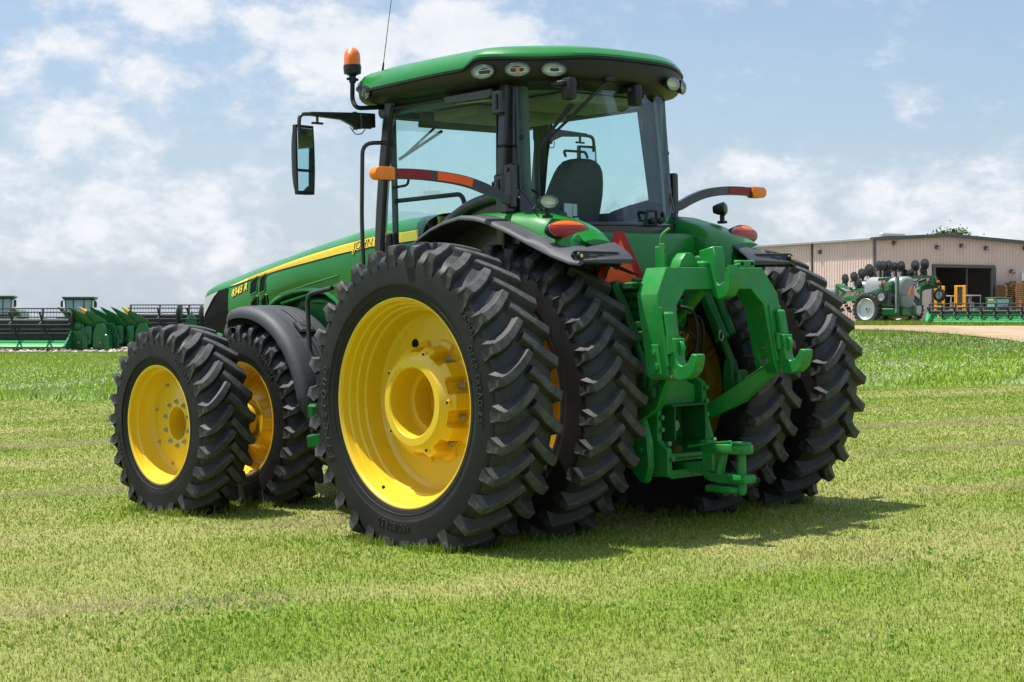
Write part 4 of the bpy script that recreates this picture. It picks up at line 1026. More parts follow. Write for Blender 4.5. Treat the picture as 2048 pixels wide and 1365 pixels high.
# lift arms (rocker) and lift rods
for s in (-1, 1):
    mb = MB()
    mb.bar((s * .30, -.40, 1.62), (s * .43, -.62, 1.60), .09, .12, 0, .02); mb.cyl((s * .20, -.40, 1.6), (s * .48, -.40, 1.6), .075, n=18)
    mb.build('rocker_arm', DG, tractor)
    a, b = Vector((s * .43, -.60, 1.66)), Vector((s * .435, -.955, .93)); d = b - a
    mb = MB()
    mb.cyl(a, a + d * .52, .046, n=16); mb.cyl(a + d * .50, a + d * .54, .054, n=16); mb.cyl(a + d * .52, a + d * .76, .028, n=14)
    mb.prism([(-.03, .0), (.03, .0), (.045, -.06), (.05, -.20), (.03, -.25), (-.03, -.25), (-.05, -.20), (-.045, -.06)], 'x', -.035, .035, 0, .010)
    q = len(mb.v) - 0
    mk = mb.v[:]; 
    mb2 = MB(); mb2.v, mb2.f, mb2.m = mb.v, mb.f, mb.m
    # clevis was built at the origin: move just those vertices onto the rod
    nclev = 0
    for i in range(len(mb.v)):
        x, y, z = mb.v[i]
        if abs(x) < .06 and -.30 < z < .05 and abs(y) < .08:
            mb.v[i] = tuple(Vector((x, y, z)) + a + d * .72)
    mb.box(a + d * .90 + Vector((-s * .0, -.03, .0)), (.10, .05, .12), 0, .015); mb.box(a + d * .97, (.09, .10, .10), 0, .02)
    mb.cyl(a + d * .04 + Vector((.095, -.03, 0)), a + d * .50 + Vector((.080, -.03, .0)), .034, n=12); mb.bar(a + Vector((-.05, -.03, -.02)), a + d * .50 + Vector((-.05, -.03, .03)), .018, .035, 0, .004); mb.box(a + d * .47 + Vector((-.045, -.04, 0)), (.05, .03, .05), 0, .01)
    rg = [(a + d * .50 + Vector((-.06, -.05, 0)) + Vector((.022 * math.cos(t), 0, .034 * math.sin(t)))) for t in np.linspace(0, 2 * PI, 17)]; mb.tube(rg, .004, 6, mi=1)
    mb.build('lift_rod', [DG, M_['steel']], tractor)
    # lower draft arm, from the axle housing back to the quick hitch
    mb = MB(); c0, c1, c2 = Vector((s * .33, -.55, .70)), Vector((s * .42, -.98, .92)), Vector((s * .53, -1.17, 1.09))
    G = []
    for p, h, w in ((c0, .085, .05), (c0.lerp(c1, .5), .12, .055), (c1, .15, .06), (c1.lerp(c2, .5), .11, .055), (c2, .10, .05)):
        G.append([p + Vector((-w / 2, .0, -h / 2)), p + Vector((w / 2, .0, -h / 2)), p + Vector((w / 2, -.03, h / 2)), p + Vector((-w / 2, -.03, h / 2))])
    mb.grid(G, closev=True); mb.add(G[0], [(0, 1, 2, 3)]); mb.add(G[-1], [(0, 1, 2, 3)]); mb.cyl(c0 + Vector((-.06, 0, 0)), c0 + Vector((.06, 0, 0)), .06, n=18)
    mb.bar(c1 + Vector((0, -.02, .085)), c1.lerp(c2, .7) + Vector((0, -.03, .07)), .075, .012, 0, .003)
    mb.build('draft_arm', HG, tractor, sharp=35)
    # sway block beside the drawbar support
    mb = MB(); pr = [(-.76, .34), (-.70, .34), (-.62, .42), (-.60, .70), (-.66, .82), (-.73, .80), (-.79, .62), (-.80, .45)]
    mb.prism(pr, 'x', s * .30 - .03, s * .30 + .03, 0, .015); mb.cyl((s * .30 - .05, -.72, .56), (s * .30 + .05, -.72, .56), .022, n=12); mb.cyl((s * .30 - .05, -.69, .79), (s * .30 + .05, -.69, .79), .03, n=14)
    mb.build('sway_block', HG, tractor)

# drawbar support frame: side plates with bolt heads, shelf and open box for the power take-off
mb = MB()
for s in (-1, 1):
    pr = [(-.60, .38), (-.885, .38), (-.885, .56), (-.80, .62), (-.80, .98), (-.74, 1.02), (-.60, 1.0)]
    mb.prism(pr, 'x', s * .225 - .022, s * .225 + .022, 0, .006)
    for z, y in ((.69, -.805), (.77, -.805), (.86, -.805), (.95, -.805), (.60, -.862), (.50, -.890)):
        mb.cyl((s * .222, y, z), (s * .222, y - .022, z), .017, n=6, mi=0 if z > .62 else 2)
mb.box((0, -.74, .395), (.43, .30, .03), 0, .006); mb.box((0, -.76, .50), (.43, .26, .025), 0, .005); mb.box((0, -.875, .505), (.43, .03, .05), 0, .005); mb.box((0, -.872, .395), (.43, .03, .055), 0, .005)
mb.box((0, -.60, .8), (.42, .04, .5), 1)
mb.prism([(-.20, .84), (.20, .84), (.20, .97), (.12, 1.0), (.10, 1.08), (-.08, 1.08), (-.12, .98), (-.20, .98)], 'y', -.74, -.66, 0, .01)
mb.cyl((.02, -.64, .70), (.02, -.72, .70), .035, n=20, mi=2)
mb.build('drawbar_support', [HG, DG, M_['steel']], tractor)
mb = MB()     # shield over the power take-off
mb.box((0, -.76, .845), (.36, .22, .012), 0, .003); mb.box((-.15, -.76, .73), (.012, .22, .23), 0, .003); mb.box((.15, -.76, .73), (.012, .22, .23), 0, .003); mb.box((0, -.655, .73), (.30, .01, .23), 0)
mb.cyl((-.06, -.662, .70), (-.06, -.668, .70), .020, n=14, mi=1); mb.cyl((-.05, -.662, .78), (-.05, -.67, .78), .010, n=8, mi=1)
mb.build('shaft_shield', [DG, M_['rust']], tractor)
# drawbar with its clevis, pin and lower bracket
mb = MB()
bars = [(-.5, .44), (-.90, .44), (-1.0, .425), (-1.06, .385), (-1.14, .375), (-1.36, .375)]
G = [[(-.055, y, z - .028), (.055, y, z - .028), (.055, y, z + .028), (-.055, y, z + .028)] for y, z in bars]
mb.grid(G, closev=True); mb.add(G[-1], [(0, 1, 2, 3)])
mb.box((0, -1.30, .375), (.13, .15, .058), 0, .025, seg=2)
mb.build('drawbar', HG, tractor)
mb = MB()
mb.box((0, -1.06, .49), (.12, .11, .16), 0, .012); mb.prism([(-.06, -1.0), (.06, -1.0), (.075, -1.30), (.05, -1.36), (0, -1.38), (-.05, -1.36), (-.075, -1.30)], 'z', .535, .598, 0, .014, 2)
mb.box((0, -1.02, .602), (.10, .08, .03), 0, .012); mb.lathe([(.600, .030), (.612, .045), (.612, .062), (.60, .07)], 24, c=(0, -1.30, 0), ax='z')
mb.prism([(-.05, -1.02), (.05, -1.02), (.06, -1.24), (.03, -1.29), (-.03, -1.29), (-.06, -1.24)], 'z', .28, .325, 0, .010); mb.cyl((0, -1.24, .28), (0, -1.24, .26), .016, n=6, mi=1); mb.cyl((0, -1.16, .28), (0, -1.16, .26), .016, n=6, mi=1)
mb.tube([(-.10, -.93, .575), (-.06, -1.12, .605), (.0, -1.22, .612)], .008, 8)
mb.build('drawbar_clevis', [HG, M_['rust']], tractor)
mb = MB(); mb.cyl((0, -1.30, .29), (0, -1.30, .56), .030, n=20); mb.cyl((0, -1.30, .27), (0, -1.30, .29), .02, .030, n=20); mb.cyl((-.035, -1.14, .40), (-.02, -1.17, .54), .03, n=12); mb.build('hitch_pin', M_['hgreen'], tractor)
# upper link with its sensing bracket
mb = MB(); mb.cyl((0, -.62, 1.30), (0, -.86, 1.50), .034, n=16); mb.cyl((0, -.84, 1.485), (0, -1.0, 1.63), .048, n=16); mb.cyl((0, -.98, 1.61), (0, -1.06, 1.69), .034, n=16); mb.cyl((0, -.845, 1.49), (0, -.86, 1.503), .055, n=16)
mb.box((0, -.58, 1.36), (.16, .14, .30), 0, .02)
mb.build('upper_link', HG, tractor)
mb = MB()
for x in (-.05, .05): mb.prism([(-.82, 1.66), (-.98, 1.62), (-1.02, 1.76), (-.98, 1.825), (-.91, 1.835), (-.85, 1.80)], 'x', x - .022, x + .022, 0, .012)
mb.cyl((-.09, -.94, 1.775), (.09, -.94, 1.775), .03, n=14); mb.box((-.12, -.93, 1.76), (.05, .09, .13), 0, .015)
mb.build('link_bracket', DG, tractor)

# quick hitch: inverted-U frame with top hook and two lower hooks
qh = empty('quick_hitch', tractor)
def yf(z): return -1.115 - (1.75 - z) * .165
def qprism(mb, poly, t0, t1, mi=0, bev=.006):
    """poly in (x, z) on the hitch front plane, from t0 (front face) to t1 (further forward)"""
    k = len(mb.v); mb.prism(poly, 'y', t0, t1, mi, bev)
    for i in range(k, len(mb.v)):
        x, t, z = mb.v[i]; mb.v[i] = (x, yf(z) + t, z)
mb = MB()
D = .175
out_ = [(-.475, 1.748), (.475, 1.748), (.595, 1.575), (.600, 1.50), (.602, 1.06), (.585, 1.04), (.475, 1.04), (.455, 1.10), (.432, 1.50), (.325, 1.605), (-.325, 1.605), (-.432, 1.50), (-.455, 1.10), (-.475, 1.04), (-.585, 1.04), (-.602, 1.06), (-.600, 1.50), (-.595, 1.575)]
qprism(mb, out_, 0, D, 0, .004)
for s in (-1, 1):   # face pads of the hook housings
    qprism(mb, [(s * .475, 1.495), (s * .595, 1.495), (s * .600, 1.12), (s * .470, 1.12)], -.012, .004, 0, .004)
    qprism(mb, [(s * .515, 1.465), (s * .585, 1.465), (s * .590, 1.20), (s * .510, 1.20)], -.060, -.008, 0, .014)
    for z in (1.21, 1.12): mb.cyl((s * .602 + s * .0, yf(z) + .085, z), (s * .622, yf(z) + .085, z), .026 if z < 1.2 else .016, n=16); mb.cyl((s * .43, yf(z) + .07, z), (s * .452, yf(z) + .07, z), .022 if z < 1.2 else .012, n=16, mi=1)
    qprism(mb, [(s * .600, 1.26), (s * .612, 1.26), (s * .612, 1.07), (s * .600, 1.07)], .04, .14, 0, .003)
    qprism(mb, [(s * .548, 1.30), (s * .560, 1.30), (s * .560, 1.20), (s * .548, 1.20)], -.064, -.055, 2, 0)
mb.build('hitch_frame', [HG, M_['steel'], M_['darkhole']], qh, sharp=25)
# J hooks: profile in (forward distance, z), given thickness in x
def jhook(x0, w, zb, yb, sc_, name):
    prof = [(0, .16), (0, -.06), (-.02, -.075), (-.075, -.085), (-.14, -.07), (-.185, -.03), (-.205, .03), (-.205, .065), (-.165, .07), (-.150, .04), (-.125, .010), (-.09, -.002), (-.062, .012), (-.05, .045), (-.05, .16)]
    mb = MB(); mb.prism([(yb + a * sc_, zb + b * sc_) for a, b in prof], 'x', x0 - w / 2, x0 + w / 2, 0, .005, 1)
    return mb
for s in (-1, 1):
    z0 = 1.125; m_ = jhook(s * .535, .085, z0, yf(z0) - .006, 1.08, 'hook')
    m_.cyl((s * .497, yf(1.25) - .03, 1.20), (s * .497, yf(1.30) - .03, 1.31), .022, n=12); m_.cyl((s * .575, yf(1.25) - .03, 1.20), (s * .575, yf(1.30) - .03, 1.31), .022, n=12)
    m_.box((s * .535, yf(1.06) + .05, 1.052), (.11, .15, .03), 1, .006)
    m_.build('lower_hook', [HG, M_['rust']], qh, sharp=35)
    mb = MB(); mb.prism([(-.0, .0), (-.035, .05), (-.02, .085), (.01, .10)], 'x', s * .535 - .012, s * .535 + .012, 0, .003); mb.xf(0, Matrix.Translation((0, yf(1.2) - .075, 1.185))); mb.build('hook_latch', [HG], qh)
mb = MB()      # top hook standing on the crossbar
mb.prism([(-1.02, 1.86), (-1.145, 1.885), (-1.165, 1.80), (-1.16, 1.655), (-1.185, 1.632), (-1.225, 1.65), (-1.262, 1.765), (-1.285, 1.70), (-1.285, 1.615), (-1.245, 1.555), (-1.18, 1.535), (-1.13, 1.56), (-1.10, 1.61), (-1.10, 1.77), (-1.02, 1.78)], 'x', -.055, .045, 0, .006, 1)
mb.box((-.0, -1.05, 1.765), (.20, .12, .05), 0, .012)
mb.build('top_hook', HG, qh, sharp=35)
mb = MB()      # lug and bracket on top of the bar, release lever, trip bracket
mb.prism([(-.30, 1.742), (-.10, 1.742), (-.12, 1.80), (-.165, 1.845), (-.225, 1.845), (-.27, 1.80)], 'y', yf(1.75) + .05, yf(1.75) + .14, 0, .015, 2)
mb.build('hitch_lug', HG, qh, sharp=35)
mb = MB(); mb.box((-.425, yf(1.75) + .09, 1.80), (.055, .06, .17), 0, .006); mb.bar((-.455, yf(1.75) + .05, 1.74), (-.455, yf(1.75) + .05, 1.90), .012, .05, 0, .003); mb.tube(fillet([(-.425, yf(1.75) + .09, 1.88), (-.42, yf(1.75) + .085, 1.96), (-.37, yf(1.75) + .06, 2.00)], .03), .010, 8)
for z in (1.78, 1.85): mb.cyl((-.425, yf(1.75) + .06, z), (-.425, yf(1.75) + .052, z), .010, n=8, mi=1)
mb.build('release_lever', [HG, M_['darkhole']], qh)
mb = MB(); mb.box((.36, yf(1.75) + .06, 1.772), (.17, .05, .055), 0, .008); mb.tube([(.29, yf(1.75) + .04, 1.775), (.13, yf(1.75) - .03, 1.752)], .009, 8)
for x in (.31, .41): mb.cyl((x, yf(1.75) + .035, 1.775), (x, yf(1.75) + .03, 1.775), .011, n=8, mi=1)
mb.build('trip_bracket', [HG, M_['darkhole']], qh)
# ================================================================== MACHINERY AND SHED IN THE BACKGROUND
BG = mat('machine_green', (.006, .130, .030), .40, coat=.3, var=.15, scale=1.5)
BGL = mat('machine_green_light', (.012, .30, .06), .45, coat=.2, var=.15, scale=1.5)
BGD = mat('machine_green_dark', (.004, .060, .020), .55, var=.2, scale=1.5)
BY = mat('machine_yellow', (.75, .42, .012), .45, var=.1)
BK = mat('machine_black', (.020, .021, .023), .55, var=.2, scale=3)
BGR = mat('machine_grey_belt', (.045, .048, .052), .7, var=.2, scale=2)
BST = mat('galvanised_steel', (.42, .44, .46), .42, metal=.6, var=.15)
BRB = mat('machine_tyre', (.030, .028, .026), .85, var=.3, scale=3, dirt=(.11, .09, .065), dscale=2, damt=.6)
BGLASS = mat('machine_cab_glass', (.22, .36, .38), .06, coat=.5, var=.2, scale=.8)
BW = mat('white_poly_tank', (.25, .26, .275), .40, var=.06, scale=1, dirt=(.40, .38, .33), dscale=1.2, damt=.3)
BORANGE = mat('forklift_yellow', (.80, .36, .012), .45, var=.12)
BSIL = mat('silver_wheel', (.62, .64, .66), .30, metal=.55, var=.1)

def tube_wheel(parent, c, R, w, rr, rmat, axis_rz, name='wheel', lugs=22):
    """small wheel: treaded tyre and dished rim, axle along local x"""
    e = empty(name, parent, c, axis_rz)
    m = MB(); h = w / 2
    m.lathe([(-h * .8, rr), (-h, rr + (R - rr) * .4), (-h, R - .05), (-h * .8, R - .015), (0, R - .005), (h * .8, R - .015), (h, R - .05), (h, rr + (R - rr) * .4), (h * .8, rr)], 48)
    for s in (-1, 1):
        for i in range(lugs):
            t = 2 * PI * (i + (.5 if s > 0 else 0)) / lugs
            p = [Vector((s * h * q, math.cos(t - (1 - q) * .22) * (R + .012), math.sin(t - (1 - q) * .22) * (R + .012))) for q in (1.0, .55, .0)]
            for a, b in zip(p[:-1], p[1:]): m.bar(a, b, .05, .05)
    m.build('tyre', BRB, e, sharp=40)
    m = MB(); m.lathe([(-h * .85, rr + .02), (-h * .92, rr), (-h * .6, rr * .92), (-h * .1, rr * .86), (h * .05, rr * .5), (-h * .05, rr * .22), (-h * .4, rr * .2), (-h * .4, 0)], 48)
    m.lathe([(h * .85, rr + .02), (h * .92, rr), (h * .6, rr * .92), (h * .1, rr * .86), (h * .05, rr * .3)], 48)
    m.cyl((-h * .41, 0, 0), (-h * .45, 0, 0), rr * .12, n=16, mi=1)
    m.build('rim', [rmat, BK], e)
    return e

# ---------------------------------------------------------------- grain platforms (long headers with a reel)
def reel_parts(parent, L, zc, R, nb, yc, spider_step, tines=True, tube_r=.09, bats=6, ph=.3):
    m = MB(); m.cyl((0, yc, zc), (L, yc, zc), tube_r, n=12)
    m.build('reel_tube', BGR, parent)
    n = max(2, int(L / spider_step))
    for k in range(n + 1):
        x = L * k / n; m = MB()
        for j in range(bats):
            t = ph + 2 * PI * j / bats; e = Vector((x, yc + R * math.cos(t), zc + R * math.sin(t)))
            m.bar((x, yc, zc), e, .045, .085, up=(1, 0, 0))
        for j in range(bats):
            t0, t1 = ph + 2 * PI * j / bats, ph + 2 * PI * (j + 1) / bats
        m.build('reel_spider', BK, parent)
    for j in range(bats):
        t = ph + 2 * PI * j / bats; m = MB(); y, z = yc + R * math.cos(t), zc + R * math.sin(t)
        m.cyl((0, y, z), (L, y, z), .03, n=8)
        k = 0; x = .05
        while x < L:
            m.bar((x, y, z), (x, y - .06, z - .24), .014, .014); x += .15
        m.build('reel_bat', BK, parent)

def platform(name, label, c, rz, L, zc, R, spider_step, endshield, group=None, grass=False):
    t = thing(name, label, 'grain header', c, rz, group)
    reel_parts(t, L, zc, R, 6, -.15, spider_step)
    m = MB(); m.grid([[(x, y, z) for y, z in ((-.75, .18), (-.70, .24), (-.35, .40), (.25, .50), (.45, .52))] for x in (0, L * .25, L * .5, L * .75, L)]); 
    m.grid([[(x, y, z) for y, z in ((-.75, .18), (-.72, .12), (.45, .2), (.45, .52))] for x in (0, L)])
    m.build('cutting_deck', BGL, t)
    m = MB(); T = int(L / .16)
    m.grid([[(x0_ * .16 / 2, -.73, .19), (x0_ * .16 / 2, -.93 if x0_ % 2 else -.76, .17), (x0_ * .16 / 2, -.73, .15)] for x0_ in range(2 * T)]); m.build('knife_guard', BGR, t)
    m = MB(); m.box((L / 2, .45, .95), (L, .06, 1.10)); 
    for k in range(int(L / .55)): m.box((.3 + k * .55, .405, .85), (.03, .03, .90))
    m.build('belt_back', BGR, t)
    m = MB(); m.box((L / 2, .50, 1.46), (L, .14, .14), 0, .02); m.build('top_beam', BG, t)
    for x, s in ((0, -1), (L, 1)):
        m = MB(); pr = [(-1.0, .10), (-1.55, .16), (-1.60, .24), (-1.0, .55), (-.3, .95), (.5, 1.05), (.55, .2)]
        m.prism(pr, 'x', x - .05, x + .05, 0, .02); m.build('end_divider', BG, t)
    return t
# left-hand platforms
tl = platform('grain_header', 'long grain header with dark reel over a bright green deck at the far left', W(-330, 698, 80), rad(-1), 11.3, 1.42, .60, 1.35, True)
tl.location.z = gz(tl.location.x, tl.location.y) + .02
m = MB(); m.lathe([(0, .0), (.0, .50), (.06, .52), (.10, .48), (.10, 0)], 30, c=(11.35, -.15, 1.50)); m.build('reel_end_disc', BK, tl)
m = MB(); m.ball((11.55, -.18, 1.18), (.30, .26, .24)); m.build('drive_cover', BG, tl)
m = MB(); m.tube(fillet([(11.5, -.1, 1.5), (11.6, -.1, 1.75), (11.55, .0, 1.1), (11.7, .1, .6)], .1), .03, 8); m.box((11.6, .1, .75), (.06, .06, .5), 1); m.build('drive_bracket', [BG, BORANGE], tl)
t2 = platform('grain_header', 'dark-reeled grain header standing behind the folded corn heads', W(262, 690, 89), rad(-2), 6.2, 1.40, .58, 1.3, True)
t2.location.z = gz(t2.location.x, t2.location.y) + .25
for x in (2.55, 3.75):
    m = MB(); m.lathe([(0, .0), (.0, .52), (.06, .55), (.12, .5), (.12, 0)], 30, c=(x, -.3, 1.40)); m.build('reel_end_disc', BK, t2)
m = MB(); m.bar((2.8, -.5, 1.15), (2.75, -.5, 1.95), .14, .14); m.prism([(3.05, .9), (3.65, .9), (3.60, 1.3), (3.4, 1.42), (3.35, 1.65), (3.28, 1.42), (3.1, 1.35)], 'y', -.7, -.4, 0, .02); m.bar((3.0, -.75, .95), (2.7, -.75, .95), .1, .06, 1); m.build('reel_lift', [BG, BY], t2)

# corn heads with raised snouts
def corn_head(label, c, rz, n):
    t = thing('corn_head', label, 'corn head', c, rz, 'corn heads parked beside the grain headers'); P = .52
    m = MB(); m.box((P * n / 2 + .1, .30, .62), (P * n + .3, .5, .9), 0, .06); m.cyl((0, -.05, .5), (P * n, -.05, .5), .2, n=16); m.build('auger_trough', BGD, t)
    for k in range(n + 1):
        x = P * k; end = k in (0, n); m = MB(); G = []
        for f, w, h in ((-.12, .30, .36), (0, .42, .52), (.30, .36, .44), (.6, .24, .28), (.85, .11, .13), (1.0, .02, .02)):
            b = Vector((x + .42, -.20, 1.20)).lerp(Vector((x - .62, -.75, 2.08)), f)
            G.append([b + Vector((w / 2 * math.cos(q) * .8, -.16 * math.sin(q) * (w / .42), h / 2 * (math.sin(q) + .35 * math.cos(q)))) for q in [2 * PI * i / 16 for i in range(16)]])
        m.grid(G, 0, closev=True)
        if k == n:
            tip = Vector((x - .62, -.75, 2.08)); d = (Vector((x + .42, -.20, 1.20)) - tip); m.cyl(tip + d * .26, tip, .13, .02, 10, 1)
        m.build('snout', [BG, BY], t)
        m = MB()
        if end: m.prism([(x - .10, .06), (x + .52, .06), (x + .60, .35), (x + .60, 1.0), (x + .48, 1.34), (x + .10, 1.34), (x - .08, .9)], 'y', -.45, .15, 0, .05); m.prism([(x + .46, .05), (x + .74, .05), (x + .74, .70), (x + .62, .82), (x + .46, .74)], 'y', -.55, .0, 0, .04)
        else: m.box((x + .22, -.22, .85), (.36, .35, .72), 0, .09, seg=2); m.ball((x + .22, -.35, .42), (.17, .15, .16))
        m.build('end_shield' if end else 'row_hood', BG, t)
        m = MB(); m.box((x + .2, -.55, .14), (.10, .10, .08), 0, .02); m.build('stand_foot', BK, t)
        if end: m = MB(); m.box((x + .3, -.47, .42), (.10, .02, .10), 0, .0); m.build('side_reflector', M_['orange'], t)
    return t
corn_head('green corn head with three snouts, between the long grain header and the wider corn head', W(152, 695, 80), rad(-6), 2).location.z = gz(*W(160, 695, 80).xy)
corn_head('wider green corn head with four snouts, right of the smaller corn head', W(214, 690, 81), rad(-4), 3).location.z = gz(*W(216, 690, 81).xy)

def combine(label, px, d, rz, s=1.):
    p = W(px, 690, d); t = thing('combine_harvester', label, 'combine', (p.x, p.y, gz(p.x, p.y)), rz, 'combines parked behind the headers'); t.scale = (.88, .88, .84)
    m = MB(); m.prism([(-1.5, 1.0), (1.5, 1.0), (1.55, 2.2), (1.2, 2.55), (-1.2, 2.55), (-1.55, 2.2)], 'y', 1.4, 6.5, 0, .1); m.box((0, .6, 1.2), (1.2, 1.8, .7), 0, .1); m.build('body', BG, t)
    m = MB(); m.prism([(-1.0, 2.05), (1.0, 2.05), (1.12, 3.45), (-1.12, 3.45)], 'y', -.35, 1.3, 0, .06); cab = m.build('cab', BGLASS, t)
    m = MB()
    for x in (-1.12, -.45, .45, 1.12): m.bar((x * .92, -.37, 2.05), (x * 1.0, -.37, 3.45), .07, .05, up=(0, 1, 0))
    m.box((0, -.30, 2.02), (1.85, .35, .12)); m.build('cab_frame', BK, cab)
    m = MB(); m.box((0, .35, 3.60), (2.7, 2.0, .16), 0, .07, seg=2); m.box((0, .35, 3.50), (2.5, 1.9, .14), 1, .02); m.build('cab_roof', [BG, BK], t)
    for s_ in (-1, 1):
        m = MB(); m.tube(fillet([(s_ * .9, -.3, 3.4), (s_ * 1.35, -.4, 3.35), (s_ * 1.38, -.4, 2.7)], .1), .03, 8); m.box((s_ * 1.38, -.4, 3.05), (.20, .08, .55), 0, .03); m.build('mirror', BK, t)
        tube_wheel(t, (s_ * 1.75, 1.2, .95), .95, .6, .45, BY, 0 if s_ < 0 else PI); tube_wheel(t, (s_ * 1.5, 5.6, .65), .65, .4, .33, BY, 0 if s_ < 0 else PI)
    m = MB(); m.box((-.95, 2.5, 2.9), (.5, 2.5, .5), 0, .1); m.box((.55, 2.2, 3.0), (.8, 1.6, .5), 1, .05); m.build('grain_tank', [BG, BK], t)
    return t
combine('green combine seen at the left picture edge, its cab cut by the edge', -4, 118, rad(8))
combine('green combine whose cab rises above the corn heads', 159, 125, rad(4))

# ---------------------------------------------------------------- the shed
AS = rad(27); e1 = Vector((math.cos(AS), math.sin(AS), 0)); e2 = Vector((-math.sin(AS), math.cos(AS), 0))
c0 = W(1748, 640, 118); zb = gz(c0.x, c0.y) - .15; c0.z = zb
shed = thing('metal_shed', 'large pale pinkish metal shed with a wide dark doorway', 'shed', c0, AS)
WALL = mat('ribbed_metal_cladding', (.62, .485, .42), .5, var=.05, scale=.5, dirt=(.45, .34, .27), dscale=.6, damt=.35)
TRIM = mat('shed_trim', (.085, .08, .078), .6, var=.1); ROOFM = mat('shed_roof_metal', (.42, .41, .39), .45, metal=.3, var=.15, scale=.6)
RUSTY = mat('shed_wainscot', (.52, .40, .31), .6, var=.15, scale=.7, dirt=(.2, .12, .08), dscale=.8, damt=.5)
def hpx(px, py):
    """(distance along the front wall, height) of a photo pixel on the shed front"""
    u = (px - 1024) / F_PX; t = (u * c0.y - c0.x) / (e1.x - u * e1.y); p = c0 + e1 * t
    return t, HCAM + (HORIZ - py) / F_PX * p.y - zb
z_c, (xa, z_a), (xr, z_r) = hpx(1748, 476)[1], hpx(1890, 469), hpx(2048, 484)
LF, LS = 27.0, 40.0
slope = (z_a - z_r) / (xr - xa); z_e = z_a - slope * (LF - xa)
def ztop_f(x): return z_c + (z_a - z_c) * x / xa if x < xa else z_a - slope * (x - xa)
dx0, dz = hpx(1869, 535); dx1, _ = hpx(1983, 536)
def ribbed(mb, x0, x1, zlo, zhi, fn, step=.30, mi=0):
    """cladding sheet with trapezoid ribs between x0 and x1; fn(x, out, z) -> point"""
    xs = []; x = x0
    while x < x1 - 1e-6:
        for a, o in ((0, 0), (.62, 0), (.72, .045), (.88, .045), (.98, 0)):
            q = x + a * step
            if q <= x1: xs.append((q, o))
        x += step
    xs.append((x1, 0))
    mb.grid([[fn(q, o, zlo), fn(q, o, zhi(q))] for q, o in xs], mi)
ff = lambda x, o, z: (x, -o, z); fs = lambda y, o, z: (-o, y, z)
m = MB(); ribbed(m, 0, dx0, 0, ztop_f, ff); ribbed(m, dx1, LF, 0, ztop_f, ff)
ribbed(m, dx0, dx1, dz, ztop_f, ff)
m.build('front_wall', WALL, shed, sharp=20)
def ztop_s(y): return z_c
m = MB(); ribbed(m, 0, LS, 2.55, ztop_s, fs); ribbed(m, 0, LS, 0, lambda y: 2.5, lambda y, o, z: (-o - .01, y, z), mi=1)
m.build('side_wall', [WALL, RUSTY], shed, sharp=20)
m = MB(); m.box((-.10, LS / 2, 2.53), (.20, LS, .22), 0, .03); m.build('side_pipe', BST, shed)
m = MB(); m.box((LF, LS / 2, z_e / 2), (.2, LS, z_e)); m.prism([(0, 0), (LF, 0), (LF, z_e), (xa, z_a), (0, z_c)], 'y', LS - .2, LS); m.build('far_wall', WALL, shed)
m = MB()
for q in ((-.25, z_c + .02, xa, z_a + .03), (xa, z_a + .03, LF + .3, z_e + .02)):
    m.grid([[(q[0], -.35, q[1]), (q[2], -.35, q[3])], [(q[0], LS, q[1]), (q[2], LS, q[3])]]); m.grid([[(q[0], -.35, q[1] - .09), (q[2], -.35, q[3] - .09)], [(q[0], -.35, q[1]), (q[2], -.35, q[3])]], 1)
    m.bar((q[0], -.37, q[1] - .12), (q[2], -.37, q[3] - .12), .05, .26, 1, up=(0, 0, 1))
m.box((-.32, LS / 2, z_c - .08), (.16, LS, .18), 2, .03)
m.build('roof', [ROOFM, TRIM, BST], shed)
m = MB(); m.box((-.03, -.06, z_c / 2), (.14, .12, z_c - .1)); m.box((-.08, 7.0, z_c / 2), (.10, .14, z_c - .2)); m.build('corner_trim', TRIM, shed)
m = MB(); m.box((dx0 - .12, -.06, dz / 2), (.24, .14, dz)); m.box((dx1 + .14, -.07, dz / 2), (.30, .14, dz)); m.box((dx1 + .01, -.02, dz / 2), (.10, .16, dz), 1); m.box(((dx0 + dx1) / 2, -.06, dz + .1), (dx1 - dx0 + .5, .14, .22)); m.build('door_frame', [TRIM, BST], shed)
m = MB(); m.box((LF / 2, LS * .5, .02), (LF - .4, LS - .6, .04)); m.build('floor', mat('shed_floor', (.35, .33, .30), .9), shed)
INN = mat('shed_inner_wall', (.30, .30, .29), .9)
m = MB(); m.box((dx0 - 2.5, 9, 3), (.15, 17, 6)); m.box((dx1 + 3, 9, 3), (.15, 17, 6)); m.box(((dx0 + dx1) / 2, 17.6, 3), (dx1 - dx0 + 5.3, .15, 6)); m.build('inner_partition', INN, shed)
m = MB()
for z in (1.5, 3.0, 4.3): m.box(((dx0 + dx1) / 2, 12, z), (dx1 - dx0 + 3, .9, .08))
for k in range(8): m.box((dx0 - 1 + k * 1.25, 11.6, 2.3), (.09, .09, 4.6))
for k in range(16): m.box((dx0 - .8 + rnd.random() * 8, 11.9, (1.54, 3.04)[k % 2] + .35), (.5 + rnd.random() * .5, .6, .4 + rnd.random() * .35), 1)
m.box((dx0 + (dx1 - dx0) * .62, .4, dz / 2), (.12, .12, dz), 0)
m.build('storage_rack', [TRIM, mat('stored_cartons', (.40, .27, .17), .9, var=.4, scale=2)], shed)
for (px, py) in ((1696, 497), (1786, 487), (1871, 495), (1920, 492), (1969, 497), (2046, 497), (2020, 543)):
    x, z = hpx(px, py)
    m = MB(); 
    if x > .3: m.box((x, -.16, z), (.22, .30, .28), 0, .05); m.cyl((x, -.28, z - .05), (x, -.40, z - .14), .13, n=12, mi=1)
    else: m.box((-.14, 6.0, z), (.3, .24, .3), 0, .05)
    m.build('wall_lamp', [TRIM, BST], shed)
